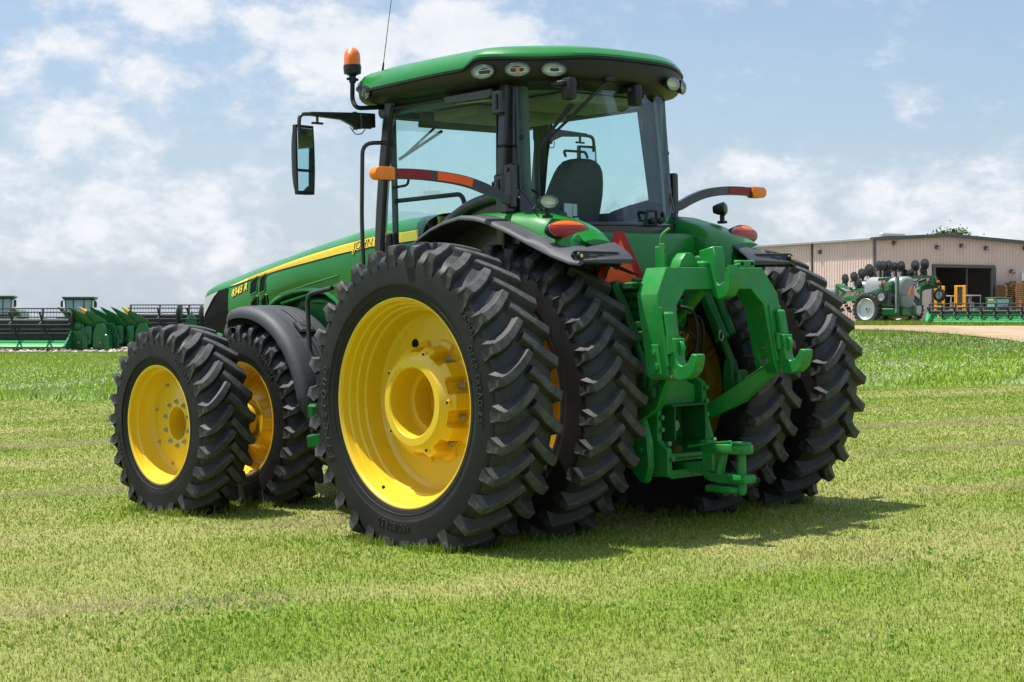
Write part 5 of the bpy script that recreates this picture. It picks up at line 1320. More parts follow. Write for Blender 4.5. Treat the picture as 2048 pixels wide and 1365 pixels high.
m = MB(); x, z = hpx(2046, 556); m.box((x, -.06, z), (.45, .03, .75), 0); m.build('notice_board', M_['white'], shed)
m = MB(); m.box((xa * .96, 5.5, z_a - .0 + .18), (2.2, .5, .30), 0, .08); m.build('roof_vent', ROOFM, shed)

# ---------------------------------------------------------------- pallet stacks against the shed
PAL = mat('pallet_wood', (.33, .19, .085), .85, var=.35, scale=2.5, dirt=(.16, .10, .05), dscale=3, damt=.5)
m = MB()
for y in (-.5, -.25, 0, .25, .5): m.box((0, y, .135), (1.2, .14, .024)); m.box((0, y, .012), (1.2, .11, .022))
for x in (-.56, 0, .56): m.box((x, 0, .073), (.10, 1.12, .095))
pal0 = m.build('pallet', PAL); first = True
for i, (px, ptop, off, nm) in enumerate(((1996, 567, .9, 'leftmost pallet stack against the shed wall'), (2009, 564, 1.0, 'second pallet stack from the shed doorway'), (2021, 560, 1.1, 'tallest pallet stack at the shed wall'), (2031, 562, 1.0, 'pallet stack right of the tallest one'), (2042, 586, .9, 'low right-hand pallet stack at the shed'))):
    x, z = hpx(px, ptop); base = c0 + e1 * x - e2 * (off + .2 * (i % 2)); zg_ = gz(base.x, base.y); n = max(4, int((c0.z + z - zg_) / .152))
    for k in range(n):
        o = pal0 if first else pal0.copy()
        if not first: COL.objects.link(o)
        first = False
        o.location = (base.x + rnd.uniform(-.03, .03), base.y + rnd.uniform(-.03, .03), zg_ + k * .152); o.rotation_euler = (0, 0, AS + rnd.uniform(-.03, .03) + (PI / 2 if i % 2 else 0))
        if k == n - 1: tag(o, 'topmost wooden pallet of the ' + nm, 'pallet', 'wooden pallets stacked by the shed')
        else: tag(o, 'brown wooden pallet in the ' + nm, 'pallet', 'wooden pallets stacked by the shed')

# ---------------------------------------------------------------- two yellow forklifts with canopies in front of the doorway
def forklift(label, px, d, rz, canopy):
    p = W(px, 640, d); t = thing('forklift', label, 'forklift', (p.x, p.y, gz(p.x, p.y)), rz, 'forklifts in front of the shed doorway'); t.scale = (.62, .62, .70)
    m = MB()
    for x in (-.62, .62, -.42, .42): m.box((x, 0, 1.85), (.13, .16, 3.4), 0, .02)
    for z in (.5, 1.6, 3.5): m.box((0, 0, z), (1.3, .12, .14), 0)
    m.box((0, .03, 2.0), (.5, .05, 2.9), 1); m.build('mast', [BORANGE, BK], t)
    m = MB(); m.box((0, 1.9, .95), (1.4, 3.0, .7), 0, .12, seg=2); m.box((0, 3.1, 1.25), (1.3, 1.2, .6), 0, .2, seg=2); m.build('body', BORANGE, t)
    m = MB(); m.box((0, 1.7, 2.62), (1.6, 1.9, .10), 0, .03); m.build('canopy', mat('canopy_top', (.35, .31, .29), .7), t)
    for x in (-.72, .72):
        for y in (.85, 2.55):
            m = MB(); m.bar((x, y, 1.2), (x * .97, y + .1, 2.6), .06, .06); m.build('canopy_post', BST, t)
    m = MB(); m.box((0, 1.9, 1.45), (.5, .5, .15), 0, .05); m.box((0, 2.15, 1.75), (.5, .12, .6), 0, .05); m.build('driver_seat', BW, t)
    for s in (-1, 1):
        tube_wheel(t, (s * .85, .7, .62), .62, .4, .3, BORANGE, 0 if s < 0 else PI, lugs=14); tube_wheel(t, (s * .75, 3.0, .42), .42, .3, .2, BORANGE, 0 if s < 0 else PI, lugs=12)
    m = MB()
    for s in (-1, 1): m.box((s * .35, -.7, .18), (.12, 1.3, .06)); 
    m.build('fork', BK, t)
    return t
forklift('yellow forklift with its tall mast standing clear in front of the shed doorway', 1920, 111, rad(-50), 1)
forklift('yellow forklift partly hidden behind the small wheel of the liquid applicator', 1879, 113, rad(-56), 1)

# small old green tractor with a cab
p = W(1988, 640, 106)
t = thing('small_tractor', 'small old green tractor with a boxy cab near the pallets', 'tractor', (p.x, p.y, gz(p.x, p.y)), rad(112)); t.scale = (.68, .68, .66)
m = MB(); m.prism([(.2, .75), (2.4, .75), (2.45, 1.3), (2.2, 1.45), (.2, 1.62)], 'x', -.33, .33, 0, .08); m.build('hood', BG, t)
m = MB(); m.box((0, -.45, 1.0), (.8, 1.6, .5), 1); m.box((0, -.45, 1.82), (1.42, 1.45, 1.05), 0, .05); cabm = m.build('cab', [BGLASS, BGD], t)
m = MB()
for x in (-.72, .72):
    for y in (-1.2, .3): m.bar((x, y, 1.2), (x, y, 2.4), .09, .09, up=(0, 1, 0))
    m.box((x, -.45, 1.25), (.08, 1.5, .18))
m.box((0, .31, 1.28), (1.45, .06, .2)); m.box((0, -1.21, 1.28), (1.45, .06, .2)); m.build('cab_frame', BG, cabm)
m = MB(); m.box((0, -.45, 2.42), (1.6, 1.7, .12), 0, .04); m.build('cab_roof', BG, t)
m = MB(); m.box((0, .36, 2.26), (.8, .03, .13), 0); m.build('cab_light_bar', BY, t)
for s in (-1, 1):
    tube_wheel(t, (s * .85, -.6, .8), .8, .42, .42, BY, 0 if s < 0 else PI); tube_wheel(t, (s * .7, 2.0, .45), .45, .25, .24, BY, 0 if s < 0 else PI, lugs=14)
m = MB(); m.box((.0, -1.9, .7), (1.5, .8, .5), 0, .1); m.build('rear_implement', BG, t)
# orange marker cone on the yard
p = W(2041, 628, 104); zc_ = gz(p.x, p.y)
m = MB(); m.lathe([(.0, .19), (.9, .05), (.92, 0)], 20, ax='z'); m.box((0, 0, .02), (.45, .45, .04)); m.prism([(-.05, .9), (.05, .9), (.04, 1.45), (-.04, 1.45)], 'y', -.02, .02)
o = m.build('traffic_cone', M_['orange'], loc=(p.x, p.y, zc_)); tag(o, 'small orange marker cone by the low pallet stack', 'cone')

# ---------------------------------------------------------------- right-hand platform with open reel
p0 = W(1862, 652, 90); p1 = W(2130, 646, 86); dv = (p1 - p0); Lr = dv.xy.length
tr = thing('grain_header', 'green grain header with an open black reel in front of the shed yard', 'grain header', (p0.x, p0.y, gz(p0.x, p0.y) + .06), math.atan2(dv.y, dv.x))
reel_parts(tr, Lr, .68, .41, 6, -.2, .68, ph=.50, tube_r=.07)
m = MB(); m.grid([[(x, y, z) for y, z in ((-.72, .12), (-.55, .22), (.2, .40), (.45, .46))] for x in (0, Lr / 2, Lr)]); m.build('cutting_deck', BGL, tr)
m = MB(); m.box((Lr / 2, .5, .45), (Lr, .08, .5)); x = .1
while x < Lr: m.bar((x, -.1, .52), (x + .12, .1, .30), .03, .03, 1); x += .26
m.build('auger_back', [BG, BGL], tr)
m = MB(); G = []
for f, w, h in ((0, .42, .62), (.4, .36, .5), (.75, .22, .3), (1, .03, .04)):
    b = Vector((-.12, .1, .42)).lerp(Vector((.42, -1.75, .10)), f); G.append([b + Vector((w / 2 * math.cos(q), 0, h / 2 * math.sin(q))) for q in [2 * PI * i / 16 for i in range(16)]])
m.grid(G, 0, closev=True); m.build('end_divider', BGL, tr)
m = MB(); m.bar((5.0, -.1, .78), (5.6, -.35, .62), .12, .12); m.build('reel_arm', BGL, tr)
m = MB(); m.tube(catmull([(.75, -.95, .05), (.80, -.98, .30), (.72, -.95, .50)], 4), .03, 8); m.build('marker_hose', BY, tr)
m = MB(); m.grid([[(q_ * .08, -.69, .13), (q_ * .08, -.90 if q_ % 2 else -.72, .11), (q_ * .08, -.69, .09)] for q_ in range(2 * int(Lr / .16))]); m.build('knife_guard', BK, tr)

# ---------------------------------------------------------------- trailed liquid applicator: tank, folded booms, coulters
AC = W(1790, 655, 97)
AR = rad(42)
ap = thing('liquid_applicator', 'green liquid applicator with a grey tank and raised black coulter discs on folded booms', 'farm implement', (AC.x, AC.y, gz(AC.x, AC.y)), AR)
iR = Matrix.Rotation(-AR, 3, 'Z')
def AL(px, py, d):     # photo pixel at depth d -> local coordinates of the applicator
    return iR @ (W(px, py, d) - Vector(ap.location))
for (px, d, rr) in ((1735, 96.2, .0), (1757, 97.2, .0)):
    c = AL(px, 626, d); c.z = .88; tube_wheel(ap, c, .88, .42, .60, BSIL, 0, lugs=24)
for (px, d) in ((1799, 99.3), (1818, 100.2)):
    c = AL(px, 626, d); c.z = .88; tube_wheel(ap, c, .88, .42, .60, BSIL, PI, lugs=24)
tk = AL(1817, 586, 96.0)
m = MB(); G = []
for f, sc_ in ((-.02, .0), (0, .55), (.05, .82), (.14, .96), (.30, 1.0), (1.6, 1.0), (2.5, 1.0), (2.66, .9), (2.72, .5), (2.73, 0)):
    ring_ = []
    for k in range(32):
        a = 2 * PI * k / 32; cx = math.copysign(abs(math.cos(a)) ** .62, math.cos(a)); cz = math.copysign(abs(math.sin(a)) ** .62, math.sin(a))
        ring_.append((tk.x + .66 * cx * sc_, tk.y + f - .12 * (1 - (cx * .7) ** 2) * sc_, tk.z + .93 * cz * sc_))
    G.append(ring_)
m.grid(G, closev=True); m.build('tank', BW, ap, sharp=50)
for px, py, d, r in ((1734, 574, 99.5, (.7, .7, .42)), (1754, 574, 100.0, (.5, .6, .40))):
    c = AL(px, py, d); m = MB(); m.ball(c, r, 20, 12); m.build('small_tank', BW, ap)
c = AL(1817, 582, 95.5)
tq = empty('slow_vehicle_sign', ap); m = MB(); m.prism([(-.24, -.20), (.24, -.20), (0, .24)], 'y', -.01, .01); m.xf(0, Matrix.Translation(c + Vector((.10, -.12, 0)))); m.build('sign_triangle', M_['orange'], tq)
def beam(name, pts, w, h, mt=BG, par=ap):
    m = MB()
    for a, b in zip(pts[:-1], pts[1:]): m.bar(AL(*a), AL(*b), w, h)
    return m.build(name, mt, par)
beam('boom', [(1756, 560, 96.5), (1800, 556, 96.3), (1868, 554, 97.5)], .14, .16)
beam('boom', [(1786, 566, 95.5), (1745, 578, 97.5), (1703, 582, 99.5)], .16, .18); beam('boom', [(1780, 576, 95.4), (1735, 592, 97), (1688, 600, 99)], .20, .28)
beam('boom', [(1868, 556, 97.5), (1876, 572, 97.6), (1848, 576, 98.3), (1836, 586, 98.5)], .16, .26); beam('boom', [(1872, 560, 97.4), (1858, 566, 97.8), (1838, 572, 98.6)], .16, .2)
beam('frame', [(1702, 578, 99), (1674, 570, 101), (1674, 640, 101), (1700, 640, 100)], .16, .16); beam('frame', [(1674, 575, 101), (1690, 585, 100.5), (1676, 600, 101)], .14, .14)
beam('frame', [(1795, 554, 95.6), (1795, 632, 95.6)], .12, .14); beam('frame', [(1842, 576, 97.6), (1840, 628, 97.6)], .12, .14); beam('frame', [(1786, 566, 95.8), (1786, 606, 95.8)], .16, .16)
beam('frame', [(1783, 590, 95.4), (1812, 590, 95.2)], .05, .05)
beam('light_boom_brace', [(1836, 566, 98), (1852, 560, 98)], .1, .14, BK)
beam('stand_pipe', [(1792, 556, 95.3), (1792, 626, 95.3)], .09, .09, BW)
m = MB(); c = AL(1812, 625, 96.3); m.box(c + Vector((0, .6, .0)), (1.5, 1.8, .45), 0, .05); m.box(c + Vector((.0, .8, -.28)), (1.0, 1.2, .14), 1); m.build('chassis', [BG, BY], ap)
c = AL(1834, 621, 96.4); m = MB(); m.prism([(-.25, -.22), (.12, -.30), (.25, -.10), (.25, .26), (-.25, .26)], 'y', -.15, .2, 0, .03); m.xf(0, Matrix.Translation(c)); m.build('tool_box', BST, ap)
c = AL(1690, 615, 99); m = MB()
for k in range(10):
    q = c + Vector((rnd.uniform(-.5, .5), rnd.uniform(-.4, .4), rnd.uniform(-.6, .5))); m.box(q, (rnd.uniform(.1, .3), rnd.uniform(.1, .3), rnd.uniform(.1, .3)), rnd.choice((0, 0, 1)), .02, Matrix.Rotation(rnd.uniform(-.5, .5), 3, 'X'))
m.build('hitch_pump', [BK, BG], ap)
m = MB()
for k in range(7):
    a = AL(1783 + k * 1.2, 592 + (k * 5) % 9, 95.5); m.tube(catmull([a, a + Vector((.12, -.1, -.25)), a + Vector((.22, 0, .05)), a + Vector((.05, .1, -.35))], 5), .03, 6)
m.build('hose', BK, ap)
for (px, py, d) in ((1768, 568, 95.3), (1876, 564, 97.4)):
    m = MB(); m.box(AL(px, py, d), (.26, .10, .14), 0, .02); m.box(AL(px - 3.5, py, d) , (.10, .12, .30), 1, .02); m.build('warning_lamp', [M_['orange'], BK], ap)
for (px, py, d) in ((1764, 594, 95), (1879, 591, 97.3)):
    c = AL(px, py, d); e = tube_wheel(ap, c, .34, .22, .19, BSIL, 0, 'gauge_wheel', 16); m = MB(); m.bar(c + Vector((.14, 0, 0)), c + Vector((.14, .05, .75)), .08, .08); m.build('wheel_arm', BK, e); 
    for o in [x for x in bpy.data.objects if x.parent == e and x.name.startswith('wheel_arm')]: o.location = -c
for k in range(26):
    m = MB(); t_ = rnd.random(); a = (AL(1700 + 165 * t_, 578 - 20 * t_ + rnd.uniform(-6, 10), 99.4 - 3 * t_ + rnd.uniform(-.4, .2)))
    b_ = a + Vector((rnd.uniform(-.3, .3), rnd.uniform(-.3, .3), rnd.uniform(-.45, .25))); m.tube(catmull([a, a.lerp(b_, .4) + Vector((.05, -.08, .12)), b_], 4), rnd.uniform(.02, .045), 6); m.build('hose', BK, ap)
units = [(1718, 566, .20, 580, 98.9), (1748, 553, .22, 572, 98.6), (1773, 545, .20, 562, 97.2), (1822, 545, .22, 556, 97.3), (1690, 557, .26, 577, 100), (1708, 553, .27, 575, 99.6), (1723, 547, .28, 574, 99.2), (1738, 540, .34, 572, 98.8), (1758, 531, .26, 558, 97), (1766, 531, .26, 558, 96.8), (1777, 531, .28, 558, 96.6), (1789, 533, .24, 556, 96.8), (1802, 532, .28, 556, 97), (1830, 531, .30, 555, 97.2), (1849, 528, .30, 554, 97.4), (1811, 546, .2, 556, 97), (1846, 541, .24, 555, 97.8)]
for i, (px, py, r, pb, d) in enumerate(units):
    u = empty('coulter_unit', ap); c, b = AL(px, py, d), AL(px + 2, pb, d)
    m = MB(); m.lathe([(-.012, .0), (-.035, .05), (-.012, .09), (-.008, r - .02), (0, r), (.008, r - .02), (.012, .09), (.035, .05), (.012, 0)], 28, c=c); m.lathe([(.05, r * .75), (.07, r * .9), (.12, r * .9), (.14, r * .75)], 24, c=c + Vector((.02, .06, -.08))); m.build('coulter_disc', BK, u)
    m = MB(); m.bar(c + Vector((.06, 0, 0)), b + Vector((.06, .0, 0)), .09, .12); m.bar(c + Vector((.06, .0, -.1)), c + Vector((.06, .3, -.34)), .05, .06); m.tube(catmull([c + Vector((.1, .0, .1)), c + Vector((.14, .22, .18)), c + Vector((.14, .30, -.1)), b + Vector((.1, .1, .05))], 5), .022, 6); m.build('coulter_arm', BK, u)

# ---------------------------------------------------------------- tree behind the shed roof
def tree(label, x, y, zt, cr, seed):
    r = random.Random(seed); z0 = gz(x, y); t = thing('broadleaf_tree', label, 'tree', (x, y, z0)); H = zt - z0
    m = MB(); m.tube([(0, 0, 0), (.1, 0, H * .3), (.0, .1, H * .6), (.1, 0, H * .9)], [.32, .25, .16, .04], 12)
    for k in range(12):
        a = k * 2.4; z = H * (.35 + .045 * k); e = Vector((math.cos(a) * cr * .75, math.sin(a) * cr * .75, z + cr * .5)); m.tube([(0, 0, z), e * .5 + Vector((0, 0, z * .5 - .2)), e], [.10, .07, .02], 6)
    m.build('trunk', mat('bark', (.09, .07, .05), .9, var=.3, bump=.5), t)
    vs, fs = [], []; clumps = [(Vector((r.gauss(0, cr * .48), r.gauss(0, cr * .48), H * .62 + r.gauss(0, H * .16))), r.uniform(.5, 1.1)) for _ in range(70)]
    clumps = [(c, s_) for c, s_ in clumps if c.z < H - .3]
    clumps += [(Vector((dx, r.uniform(-.5, .5), H - dz_)), .55) for dx, dz_ in ((-1.6, .9), (-.7, .5), (.2, .35), (.9, .25), (1.3, .6), (-1.2, .8), (.5, .6))]
    for c, s_ in clumps:
        for _ in range(110):
            p = c + Vector((r.gauss(0, s_ * .45), r.gauss(0, s_ * .45), r.gauss(0, s_ * .40))); a, b = Vector((r.gauss(0, 1), r.gauss(0, 1), r.gauss(0, .6))).normalized(), Vector((r.gauss(0, 1), r.gauss(0, 1), r.gauss(0, 1))).normalized()
            b = (b - a * b.dot(a)).normalized(); l = r.uniform(.10, .18); o = len(vs); vs += [p, p + a * l + b * l * .45, p + a * l * 2, p + a * l - b * l * .45]; fs.append((o, o + 1, o + 2, o + 3))
    lm = mat('leaves', (.055, .12, .022), .55, var=.45, scale=1.5); MB().add(vs, fs).build('crown', lm, t, sharp=0)
    return t
tp = W(1897, 480, 142); tree('green leafy tree whose top shows over the shed roof', tp.x, tp.y, W(1897, 459, 142).z, 2.6, 5)
# ================================================================== GROUND, LAWN AND MEADOW
rng = np.random.default_rng(11)
def vnoise(x, y, s, seed=0):
    """smooth value noise, period-free on a hashed lattice, 0..1"""
    x, y = x / s, y / s; xi, yi = np.floor(x).astype(np.int64), np.floor(y).astype(np.int64); fx, fy = x - xi, y - yi
    fx, fy = fx * fx * (3 - 2 * fx), fy * fy * (3 - 2 * fy)
    def h(a, b):
        n = (a * 374761393 + b * 668265263 + seed * 974711) & 0x7fffffff; n = ((n ^ (n >> 13)) * 1274126177) & 0x7fffffff
        return ((n ^ (n >> 16)) & 0xffff) / 65535.
    return (h(xi, yi) * (1 - fx) + h(xi + 1, yi) * fx) * (1 - fy) + (h(xi, yi + 1) * (1 - fx) + h(xi + 1, yi + 1) * fx) * fy
def fbm(x, y, s, seed=0, o=4):
    t = 0; a = .5; n = 0
    for k in range(o): t = t + a * vnoise(x, y, s / 2 ** k, seed + k); n += a; a *= .5
    return t / n
def sstep(a, b, x):
    t = np.clip((x - a) / (b - a), 0, 1); return t * t * (3 - 2 * t)
WIND = [9.25, 12.3, 15.9, 19.2, 22.6, 26.2, 29.4]
def straw(x, y):
    """0..1: how much dry cut grass lies here (windrows left by the mower, plus patches)"""
    v = y - .33 * x + .5 * (vnoise(x, y, 3.1, 40) - .5); s = np.zeros_like(v)
    for k, w in enumerate(WIND):
        s += (.55 + .25 * (k % 2)) * np.exp(-((v - w) / (.16 + .012 * w)) ** 2) * sstep(.25, .62, fbm(x, y, 2.2, 60 + k))
        s += .25 * np.exp(-((v - w - .6) / (.5)) ** 2)
    s += 1.0 * sstep(.40, .68, fbm(x, y, 2.6, 3)) * .62 + .35 * sstep(.45, .7, fbm(x, y, .45, 9)) - .05
    s += .10 * sstep(14, 24, y)
    return np.clip(s, 0, 1)
GREEN, MID, STRAW, LUSH, DKG = [np.array(c) for c in ((.190, .290, .022), (.240, .315, .035), (.43, .40, .155), (.185, .300, .030), (.10, .16, .035))]
def edge(x): return 31.6 + .35 * np.sin(x * .5) + .25 * np.sin(x * 1.7) + 1.1 * (vnoise(x, x * 0, 2.3, 13) - .5) + .7 * (vnoise(x, x * 0, .7, 14) - .5)
def lawn_col(x, y):
    s = straw(x, y)[:, None]; g = sstep(.35, .65, fbm(x, y, 1.3, 21))[:, None]; l = sstep(.55, .75, fbm(x, y, .8, 33))[:, None]
    base = (GREEN * g + MID * (1 - g)) * (1 - .35 * l) + LUSH * .35 * l
    return base * (1 - s * .62) + STRAW * s * .62
def far_col(x, y):
    n = fbm(x, y, 3.0, 5)[:, None]; u = (x / y)[:, None]; d = y[:, None]
    c = LUSH * 1.05 * (1 - .45 * n) + MID * 1.05 * .45 * n
    w = sstep(.5, .72, fbm(x, y * .45, 1.6, 8))[:, None] * .28                    # white clover bloom
    c = c * (1 - w) + np.array((.42, .46, .32)) * w
    k = sstep(48, 58, d) * sstep(.0, .1, u) * .8                                  # scrubbier bank under the track
    c = c * (1 - k) + (DKG * .75 + MID * .3) * k
    k2 = sstep(45, 75, d) * sstep(.0, -.1, u) * .45
    c = c * (1 - k2) + MID * k2
    k3 = sstep(96, 104, d) * sstep(.05, .12, u)
    c = c * (1 - k3) + np.array((.40, .355, .29)) * k3
    k4 = sstep(75, 79, d) * sstep(-.05, -.12, u)
    return c * (1 - k4) + np.array((.25, .24, .16)) * k4
def ground_col(x, y):
    m = sstep(-.3, .3, y - edge(x))[:, None]
    return lawn_col(x, y) * (1 - m) + far_col(x, np.maximum(y, 1)) * m
def col_mat(name, rough=.85, trans=.0, fine=True):
    m = bpy.data.materials.new(name); m.use_nodes = True; t = m.node_tree; n = t.nodes; l = t.links
    b = n['Principled BSDF']; b.inputs['Roughness'].default_value = rough; b.inputs['Specular IOR Level'].default_value = .25
    a = n.new('ShaderNodeAttribute'); a.attribute_name = 'col'; out = a.outputs['Color']
    if fine:
        tc = n.new('ShaderNodeTexCoord'); no = n.new('ShaderNodeTexNoise'); no.inputs['Scale'].default_value = 26; no.inputs['Detail'].default_value = 8; no.inputs['Roughness'].default_value = .75
        l.new(tc.outputs['Object'], no.inputs['Vector'])
        r = n.new('ShaderNodeMapRange'); r.inputs[1].default_value = .3; r.inputs[2].default_value = .7; r.inputs[3].default_value = .45; r.inputs[4].default_value = 1.25; l.new(no.outputs['Fac'], r.inputs[0])
        mx = n.new('ShaderNodeVectorMath'); mx.operation = 'SCALE'; l.new(out, mx.inputs[0]); l.new(r.outputs[0], mx.inputs['Scale']); out = mx.outputs[0]
        bp = n.new('ShaderNodeBump'); bp.inputs['Strength'].default_value = .8; bp.inputs['Distance'].default_value = .02; l.new(no.outputs['Fac'], bp.inputs['Height']); l.new(bp.outputs['Normal'], b.inputs['Normal'])
    l.new(out, b.inputs['Base Color'])
    if trans:
        tr_ = n.new('ShaderNodeBsdfTranslucent'); l.new(out, tr_.inputs[0]); mx = n.new('ShaderNodeMixShader'); mx.inputs[0].default_value = trans
        l.new(b.outputs[0], mx.inputs[1]); l.new(tr_.outputs[0], mx.inputs[2]); l.new(mx.outputs[0], [q for q in n if q.type == 'OUTPUT_MATERIAL'][0].inputs[0])
    return m
def np_mesh(name, verts, loops, sizes, cols, material):
    me = bpy.data.meshes.new(name); me.vertices.add(len(verts)); me.vertices.foreach_set('co', verts.astype(np.float32).ravel())
    me.loops.add(len(loops)); me.loops.foreach_set('vertex_index', loops.astype(np.int32)); me.polygons.add(len(sizes))
    st = np.zeros(len(sizes), np.int32); st[1:] = np.cumsum(sizes)[:-1]; me.polygons.foreach_set('loop_start', st); me.polygons.foreach_set('loop_total', sizes.astype(np.int32))
    me.update(calc_edges=True); me.validate()
    at = me.color_attributes.new('col', 'FLOAT_COLOR', 'POINT'); at.data.foreach_set('color', np.concatenate([cols, np.ones((len(cols), 1))], 1).astype(np.float32).ravel())
    me.polygons.foreach_set('use_smooth', [True] * len(me.polygons)); me.materials.append(material)
    o = bpy.data.objects.new(name, me); COL.objects.link(o); return o
# one sheet to the horizon, finer where it is near
xs = np.concatenate([-np.geomspace(3500, 46, 26), np.arange(-44, -12, 1.0), np.arange(-12, 12, .25), np.arange(12, 45, 1.0), np.geomspace(46, 3500, 26)])
yg = np.concatenate([-np.geomspace(800, 12, 14), np.arange(-10, 4, 1.), np.arange(4, 34, .25), np.arange(34, 145, .8), np.geomspace(146, 4500, 40)])
XX, YY = np.meshgrid(xs, yg); fx_, fy_ = XX.ravel(), YY.ravel(); zz = ground(fx_, fy_)
zz = zz - np.clip((np.hypot(fx_, fy_) - 200) / 3000, 0, 1) * 4
nx, ny = len(xs), len(yg); I = np.arange((ny - 1) * nx).reshape(ny - 1, nx)[:, :-1].ravel()
q = np.stack([I, I + 1, I + nx + 1, I + nx], 1).ravel()
g = np_mesh('ground', np.stack([fx_, fy_, zz], 1), q, np.full(len(I), 4), ground_col(fx_, fy_) * .82, col_mat('soil_and_thatch'))
tag(g, kind='structure')

def blades(name, x, y, h, w, col, lean, tri, seed):
    """grass blades as bent tapered strips"""
    r = np.random.default_rng(seed); n = len(x); z = ground(x, y); a = r.uniform(0, 2 * np.pi, n); b = r.uniform(0, 2 * np.pi, n)
    ca, sa = np.cos(a) * w / 2, np.sin(a) * w / 2; lx, ly = np.cos(b) * lean * h, np.sin(b) * lean * h; up = np.sqrt(np.maximum(.05, 1 - lean ** 2)) * h
    P = lambda dx, dy, dz: np.stack([x + dx, y + dy, z + dz], 1)
    if tri:
        V = np.stack([P(-ca, -sa, -.01), P(ca, sa, -.01), P(lx, ly, up)], 1); F = np.array([0, 1, 2]); sz = [3]; k = 3
    else:
        V = np.stack([P(-ca, -sa, -.01), P(ca, sa, -.01), P(ca * .75 + lx * .35, sa * .75 + ly * .35, up * .6), P(-ca * .75 + lx * .35, -sa * .75 + ly * .35, up * .6), P(lx, ly, up * .96)], 1); F = np.array([0, 1, 2, 3, 3, 2, 4]); sz = [4, 3]; k = 5
    L_ = (np.arange(n)[:, None] * k + F[None]).ravel(); S = np.tile(sz, n); C = np.repeat(col, k, 0)
    return np_mesh(name, V.reshape(-1, 3), L_, S, C, GR)
GR = col_mat('grass_blade', .6, .38, fine=False)
def scatter(y0, y1, dens, half=.40, pad=1.2):
    """random points over the wedge the lens takes in, plus a margin"""
    n = int(half * (y1 ** 2 - y0 ** 2) * dens + 2 * pad * (y1 - y0) * dens); y = np.sqrt(rng.uniform(y0 ** 2, y1 ** 2, int(n))); x = rng.uniform(-1, 1, n) * (half * y + pad); return x, y
# the mown sward: dense fine blades near the lens, sparser and broader ones further off, with no step between
n = 560000; q = rng.random(n); y = (5.2 ** .4 + q * (33 ** .4 - 5.2 ** .4)) ** 2.5; x = rng.uniform(-1, 1, n) * (.43 * y + 1.3); k = y < edge(x); x, y = x[k], y[k]; n = len(x)
s = straw(x, y); dry = rng.random(n) < (.07 + .50 * s); tuft = sstep(.5, .75, fbm(x, y, .35, 77)); lush = sstep(.52, .72, fbm(x, y, .7, 33)); c = lawn_col(x, y)
gcol = np.where((rng.random(n) < .30 + .35 * lush)[:, None], LUSH, np.where((rng.random(n) < .5)[:, None], GREEN, MID)) * .55 + c * .45
col = np.where(dry[:, None], STRAW * rng.uniform(.75, 1.2, n)[:, None], gcol) * rng.uniform(.72, 1.32, n)[:, None]
h = (.024 + .006 * sstep(8, 25, y)) * rng.uniform(.5, 1.25, n) * (1 + .5 * tuft + .2 * lush) * np.where(dry, 1.25, 1); lean = np.where(dry, rng.uniform(.75, .985, n), rng.uniform(.3, .9, n))
o = blades('lawn_grass', x, y, h, .0050 * (y / 6.5) ** .85 * rng.uniform(.7, 1.3, n), col, lean, False, 1); tag(o, kind='stuff')
# broad clover and weed leaves mixed into the sward
x, y = scatter(5.4, 11, 260); k = sstep(.48, .70, fbm(x, y, .8, 33)) * rng.random(len(x)) > .12; x, y = x[k], y[k]; n = len(x)
o = blades('clover_leaf', x, y, rng.uniform(.018, .036, n), rng.uniform(.012, .026, n), np.array((.12, .27, .018)) * rng.uniform(.7, 1.4, n)[:, None], rng.uniform(.5, .97, n), False, 9); tag(o, kind='stuff')
# mats of dry clippings along the windrows
x, y = scatter(5.4, 22, 2000); s = np.zeros(len(x)); v = y - .33 * x + .5 * (vnoise(x, y, 3.1, 40) - .5)
for k_, w in enumerate(WIND): s = np.maximum(s, np.exp(-((v - w) / (.11 + .010 * w)) ** 2) * sstep(.38, .60, fbm(x, y, 1.4, 60 + k_)))
k = rng.random(len(x)) < s * .9; x, y = x[k], y[k]; n = len(x)
o = blades('dry_clippings', x, y, rng.uniform(.05, .11, n), rng.uniform(.005, .009, n), np.array((.40, .345, .20)) * rng.uniform(.5, 1.2, n)[:, None], rng.uniform(.8, .98, n), True, 12); tag(o, kind='stuff')
# uncut meadow beyond the mown edge, with clover bloom
x, y = scatter(29.5, 80, 75, .42, 3); k = (y > edge(x) + rng.normal(0, .55, len(x))) & ~((x > 0) & (y > 56)); x, y = x[k], y[k]; n = len(x)
front = np.exp(-((y - edge(x)) / 2.2) ** 2)
o = blades('meadow_grass', x, y, rng.uniform(.07, .17, n) * (.75 + .5 * front), rng.uniform(.03, .055, n), far_col(x, y) * rng.uniform(.65, 1.4, n)[:, None], rng.uniform(.2, .85, n), True, 4); tag(o, kind='stuff')
x, y = scatter(32.5, 60, 5, .36, 2); k = (y > edge(x) + .5) & (rng.random(len(x)) < .25 + .75 * sstep(.42, .62, fbm(x, y, 2.4, 8))); x, y = x[k], y[k]; n = len(x)
z = ground(x, y) + rng.uniform(.12, .24, n); r_ = rng.uniform(.013, .026, n)
dirs = np.array([(1, 0, 0), (-1, 0, 0), (0, 1, 0), (0, -1, 0), (0, 0, 1), (0, 0, -1)], float); V = (np.stack([x, y, z], 1)[:, None] + dirs[None] * r_[:, None, None]).reshape(-1, 3)
F = np.array([0, 2, 4, 2, 1, 4, 1, 3, 4, 3, 0, 4, 2, 0, 5, 1, 2, 5, 3, 1, 5, 0, 3, 5])
o = np_mesh('clover_bloom', V, (np.arange(n)[:, None] * 6 + F[None]).ravel(), np.full(n * 8, 3), np.repeat(np.array((.62, .62, .52)) * rng.uniform(.8, 1.2, n)[:, None], 6, 0), GR); tag(o, kind='stuff')
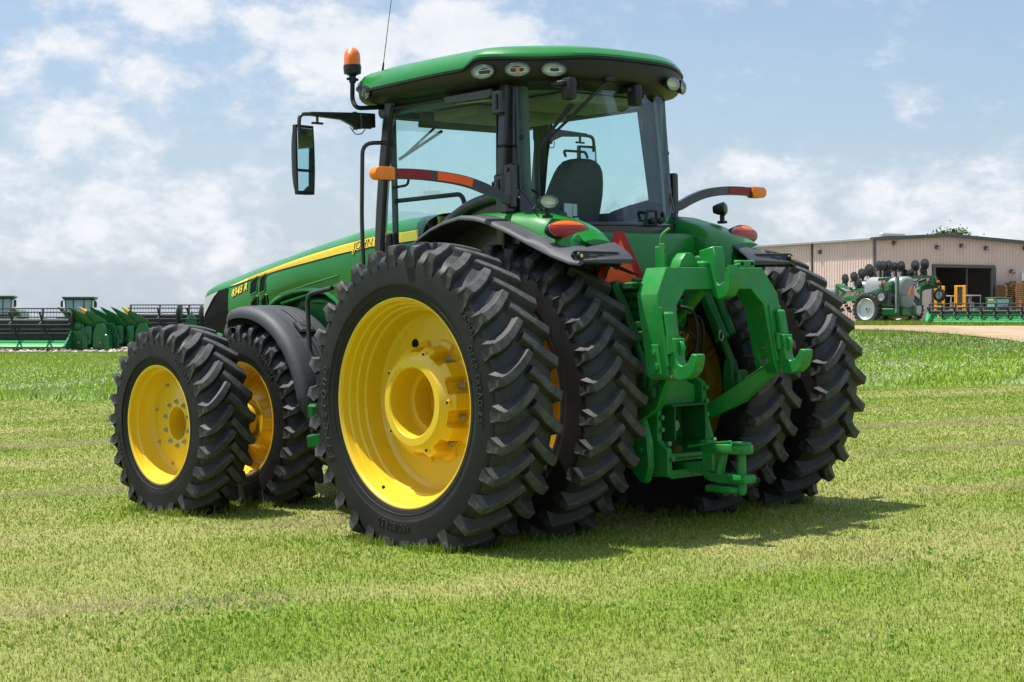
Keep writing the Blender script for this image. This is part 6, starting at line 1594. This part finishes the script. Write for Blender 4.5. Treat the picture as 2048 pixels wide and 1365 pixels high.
# farm track: a bare earth sheet draped 4 mm over the ground
def near(u): return np.interp(u, [.10, .20, .24, .28, .31, .36, .5], [84, 79, 74, 64, 56, 49, 42])
def farr(u): return np.interp(u, [.10, .2, .3, .36, .5], [97, 91, 86, 85, 84])
us = np.linspace(.12, .60, 150); ts = np.linspace(0, 1, 40); UU, TT = np.meshgrid(us, ts); wob = .8 * (fbm(UU.ravel() * 60, TT.ravel() * 3, 3., 51) - .5)
d = near(UU.ravel()) * (1 - TT.ravel()) + farr(UU.ravel()) * TT.ravel() + wob; x, y = UU.ravel() * d, d
n1_ = fbm(x, y, 1.2, 90)[:, None]; n2_ = sstep(.5, .75, fbm(x, y * .3, 2.5, 93))[:, None]
cc_ = np.array((.35, .255, .145)) * (.75 + .5 * n1_) * (1 - n2_ * .5) + np.array((.47, .38, .25)) * n2_ * .5
I = np.arange(39 * 150).reshape(39, 150)[:, :-1].ravel(); q = np.stack([I, I + 1, I + 151, I + 150], 1).ravel()
o = np_mesh('dirt_track', np.stack([x, y, ground(x, y) + .035], 1), q, np.full(len(I), 4), cc_, col_mat('bare_earth')); tag(o, kind='structure')
# ragged grass in front of the machines along the far side of the track
u = rng.uniform(.14, .60, 26000); d = farr(u) + rng.uniform(-1.2, 4.5, len(u)); x, y = u * d, d; n = len(x)
o = blades('verge_grass', x, y, rng.uniform(.10, .34, n), rng.uniform(.04, .08, n), (LUSH * .6 + MID * .4) * rng.uniform(.55, 1.3, n)[:, None], rng.uniform(.1, .6, n), True, 6); tag(o, kind='stuff')
u = rng.uniform(.10, .60, 30000); d = rng.uniform(48, 84, len(u)); x, y = u * d, d; k = d < near(u) + rng.normal(0, .7, len(d)); x, y = x[k], y[k]; n = len(x)
o = blades('bank_grass', x, y, rng.uniform(.06, .20, n), rng.uniform(.04, .08, n), far_col(x, y) * rng.uniform(.6, 1.5, n)[:, None], rng.uniform(.2, .8, n), True, 16); tag(o, kind='stuff')
# gravel and light stones under the left-hand headers
u = rng.uniform(-.42, -.16, 2600); d = rng.uniform(77, 86, len(u)); x, y = u * d, d; n = len(x); r_ = rng.uniform(.04, .14, n); z = ground(x, y) + r_ * .3
V = (np.stack([x, y, z], 1)[:, None] + dirs[None] * np.stack([r_ * 1.5, r_, r_ * .6], 1)[:, None, :]).reshape(-1, 3)
o = np_mesh('gravel_stones', V, (np.arange(n)[:, None] * 6 + F[None]).ravel(), np.full(n * 8, 3), np.repeat(np.array((.36, .30, .24)) * rng.uniform(.4, 1.5, n)[:, None], 6, 0), col_mat('stone', fine=False)); tag(o, kind='stuff')
# longer grass left standing round the foot of each tyre
px_, py_ = [], []
for wx, wy, hw_, hl in [(s_ * q, y_, w_, l_) for s_ in (-1, 1) for q in (XO, XI) for y_, w_, l_ in ((0, .25, .42), (3.05, .22, .36))]:
    t = rng.uniform(0, 2 * np.pi, 1500); k = 1 + np.abs(rng.normal(0, .16, 1500)); ex = np.sign(np.cos(t)) * np.abs(np.cos(t)) ** .5 * (hw_ + .01) * k; ey = np.sign(np.sin(t)) * np.abs(np.sin(t)) ** .5 * hl * k
    px_.append(wx + ex); py_.append(wy + ey)
px_, py_ = np.concatenate(px_), np.concatenate(py_); x = TR_A[0][0] * px_ + TR_A[0][1] * py_ + TR_T.x; y = TR_A[1][0] * px_ + TR_A[1][1] * py_ + TR_T.y; n = len(x)
o = blades('grass_tuft', x, y, rng.uniform(.03, .085, n), rng.uniform(.004, .009, n), (lawn_col(x, y) * .6 + GREEN * .4) * rng.uniform(.6, 1.25, n)[:, None], rng.uniform(.2, .85, n), False, 21); tag(o, kind='stuff')
